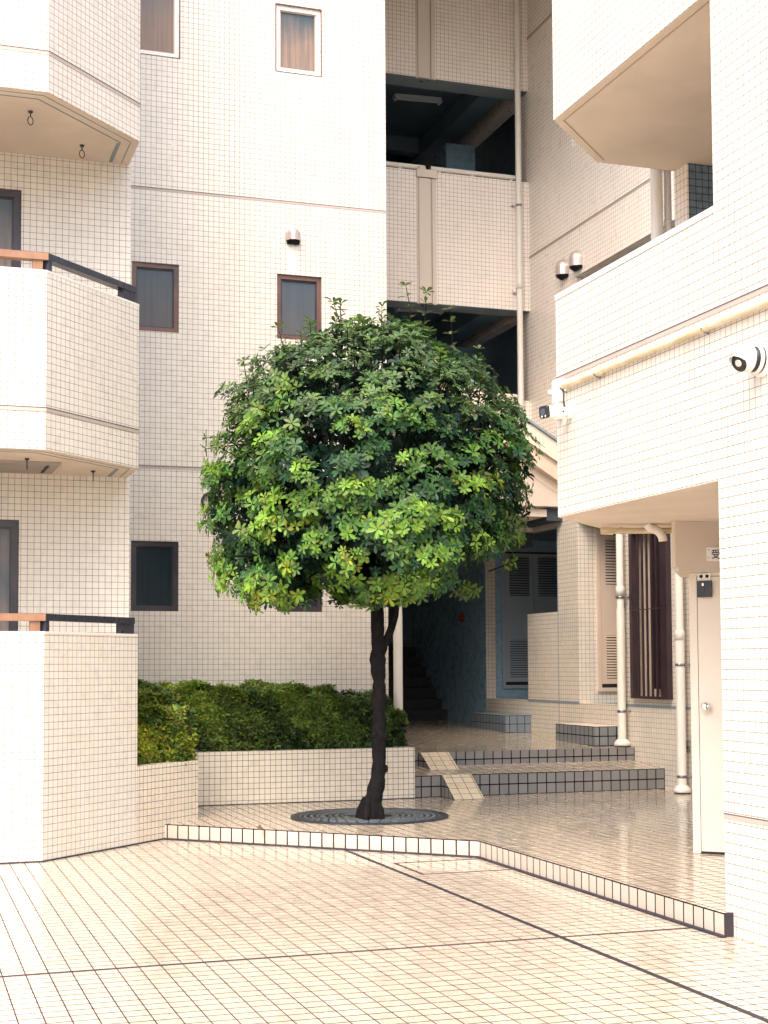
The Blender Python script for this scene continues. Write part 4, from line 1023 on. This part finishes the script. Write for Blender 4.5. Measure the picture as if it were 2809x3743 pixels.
def c_long(x, y, z, h):
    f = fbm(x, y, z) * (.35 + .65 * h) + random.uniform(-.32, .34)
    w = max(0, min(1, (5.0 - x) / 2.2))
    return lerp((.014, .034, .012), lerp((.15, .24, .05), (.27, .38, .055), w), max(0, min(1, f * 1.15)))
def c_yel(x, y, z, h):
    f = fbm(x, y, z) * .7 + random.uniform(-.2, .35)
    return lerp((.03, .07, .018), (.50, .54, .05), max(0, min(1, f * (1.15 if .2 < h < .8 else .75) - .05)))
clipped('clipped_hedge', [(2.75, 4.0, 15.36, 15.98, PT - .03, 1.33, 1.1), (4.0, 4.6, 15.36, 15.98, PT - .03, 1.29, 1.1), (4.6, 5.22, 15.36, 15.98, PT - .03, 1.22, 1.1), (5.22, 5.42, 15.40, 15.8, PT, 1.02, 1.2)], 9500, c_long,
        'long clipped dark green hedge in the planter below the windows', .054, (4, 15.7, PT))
clipped('clipped_shrub', [(2.13, 2.58, 14.0, 15.3, PT - .03, 1.34, 1.), (2.13, 2.60, 13.80, 14.3, PT - .03, 1.20, 1.3), (2.5, 2.74, 13.95, 14.5, PT - .0, 1.08, 1.)], 4200, c_yel,
        'yellow green clipped shrub at the left end of the planter beside the terrace wall', .056, (2.4, 14.2, PT))

# small things: fallen leaf, weeds
g = MB(); g.face([(3.08, 12.74, ZP + .002), (3.12, 12.735, ZP + .006), (3.105, 12.775, ZP + .05), (3.085, 12.77, ZP + .025)]); g.face([(3.12, 12.735, ZP + .006), (3.14, 12.76, ZP + .003), (3.105, 12.775, ZP + .05)])
one('fallen_leaf', g, M['leafbrown'], 'tiny dry brown leaf lying on the platform tiles left of the grate', 'leaf', loc=(3.1, 12.75, ZP))
V, F, T = [], [], []
for k in range(9): rosette(Vector((XW - .03, 14.63 + random.uniform(-.03, .03), .72 - .012 * k)), Vector((-1, -.3, -.3)) + rnd_dir() * .5, .03, (.02, .07, .02), n=4)
mb = MB(); mb.v = V; mb.f = F; mb.m = [0] * len(F); mb.smooth = [True] * len(F)
tag(mk('wall_weed', mb, M['leaf'], loc=(XW, 14.63, .7), tints=T), 'little green weed growing from the wall beside the second downpipe', 'weed')

# ------------------------------------------------------------------ camera
f_, pitch, roll, yaw, sh = 5293.785, .0546901, -.00513502, .3243530, 274.483
cy, sy = math.cos(yaw), math.sin(yaw)
Fw = Vector((sy * math.cos(pitch), cy * math.cos(pitch), math.sin(pitch))); Rt = Vector((cy, -sy, 0)); Up = Rt.cross(Fw)
R2 = math.cos(roll) * Rt + math.sin(roll) * Up; U2 = -math.sin(roll) * Rt + math.cos(roll) * Up
cam = bpy.data.cameras.new('camera'); co = bpy.data.objects.new('camera', cam); COL.objects.link(co)
mat = Matrix((R2, U2, -Fw)).transposed().to_4x4(); mat.translation = (0, 0, 1.6); co.matrix_world = mat
cam.sensor_fit = 'HORIZONTAL'; cam.sensor_width = 36; cam.lens = 36 * f_ / 2809; cam.shift_y = sh / 2809; cam.clip_end = 500; cam.clip_start = .05
scene.camera = co

# ------------------------------------------------------------------ light
w = bpy.data.worlds.new('World'); scene.world = w; w.use_nodes = True
nt = w.node_tree; bg = nt.nodes['Background']
sky = nt.nodes.new('ShaderNodeTexSky'); sky.sky_type = 'NISHITA'; sky.sun_disc = False
EL, AZ = 50, 215           # azimuth measured clockwise from +y
sky.sun_elevation = R(EL); sky.sun_rotation = R(AZ); sky.air_density = 1.; sky.dust_density = 5.; sky.ozone_density = 1.
nt.links.new(sky.outputs[0], bg.inputs[0]); bg.inputs[1].default_value = .15
sun = bpy.data.lights.new('sun', 'SUN'); so = bpy.data.objects.new('sun', sun); COL.objects.link(so)
sun.energy = .5; sun.angle = R(60); sun.color = (1., .86, .70)
sd_ = Vector((math.sin(R(AZ)) * math.cos(R(EL)), math.cos(R(AZ)) * math.cos(R(EL)), math.sin(R(EL))))
so.rotation_euler = sd_.to_track_quat('Z', 'Y').to_euler()
scene.view_settings.view_transform = 'Standard'; scene.view_settings.look = 'None'; scene.view_settings.gamma = 1
scene.view_settings.exposure = 1.65
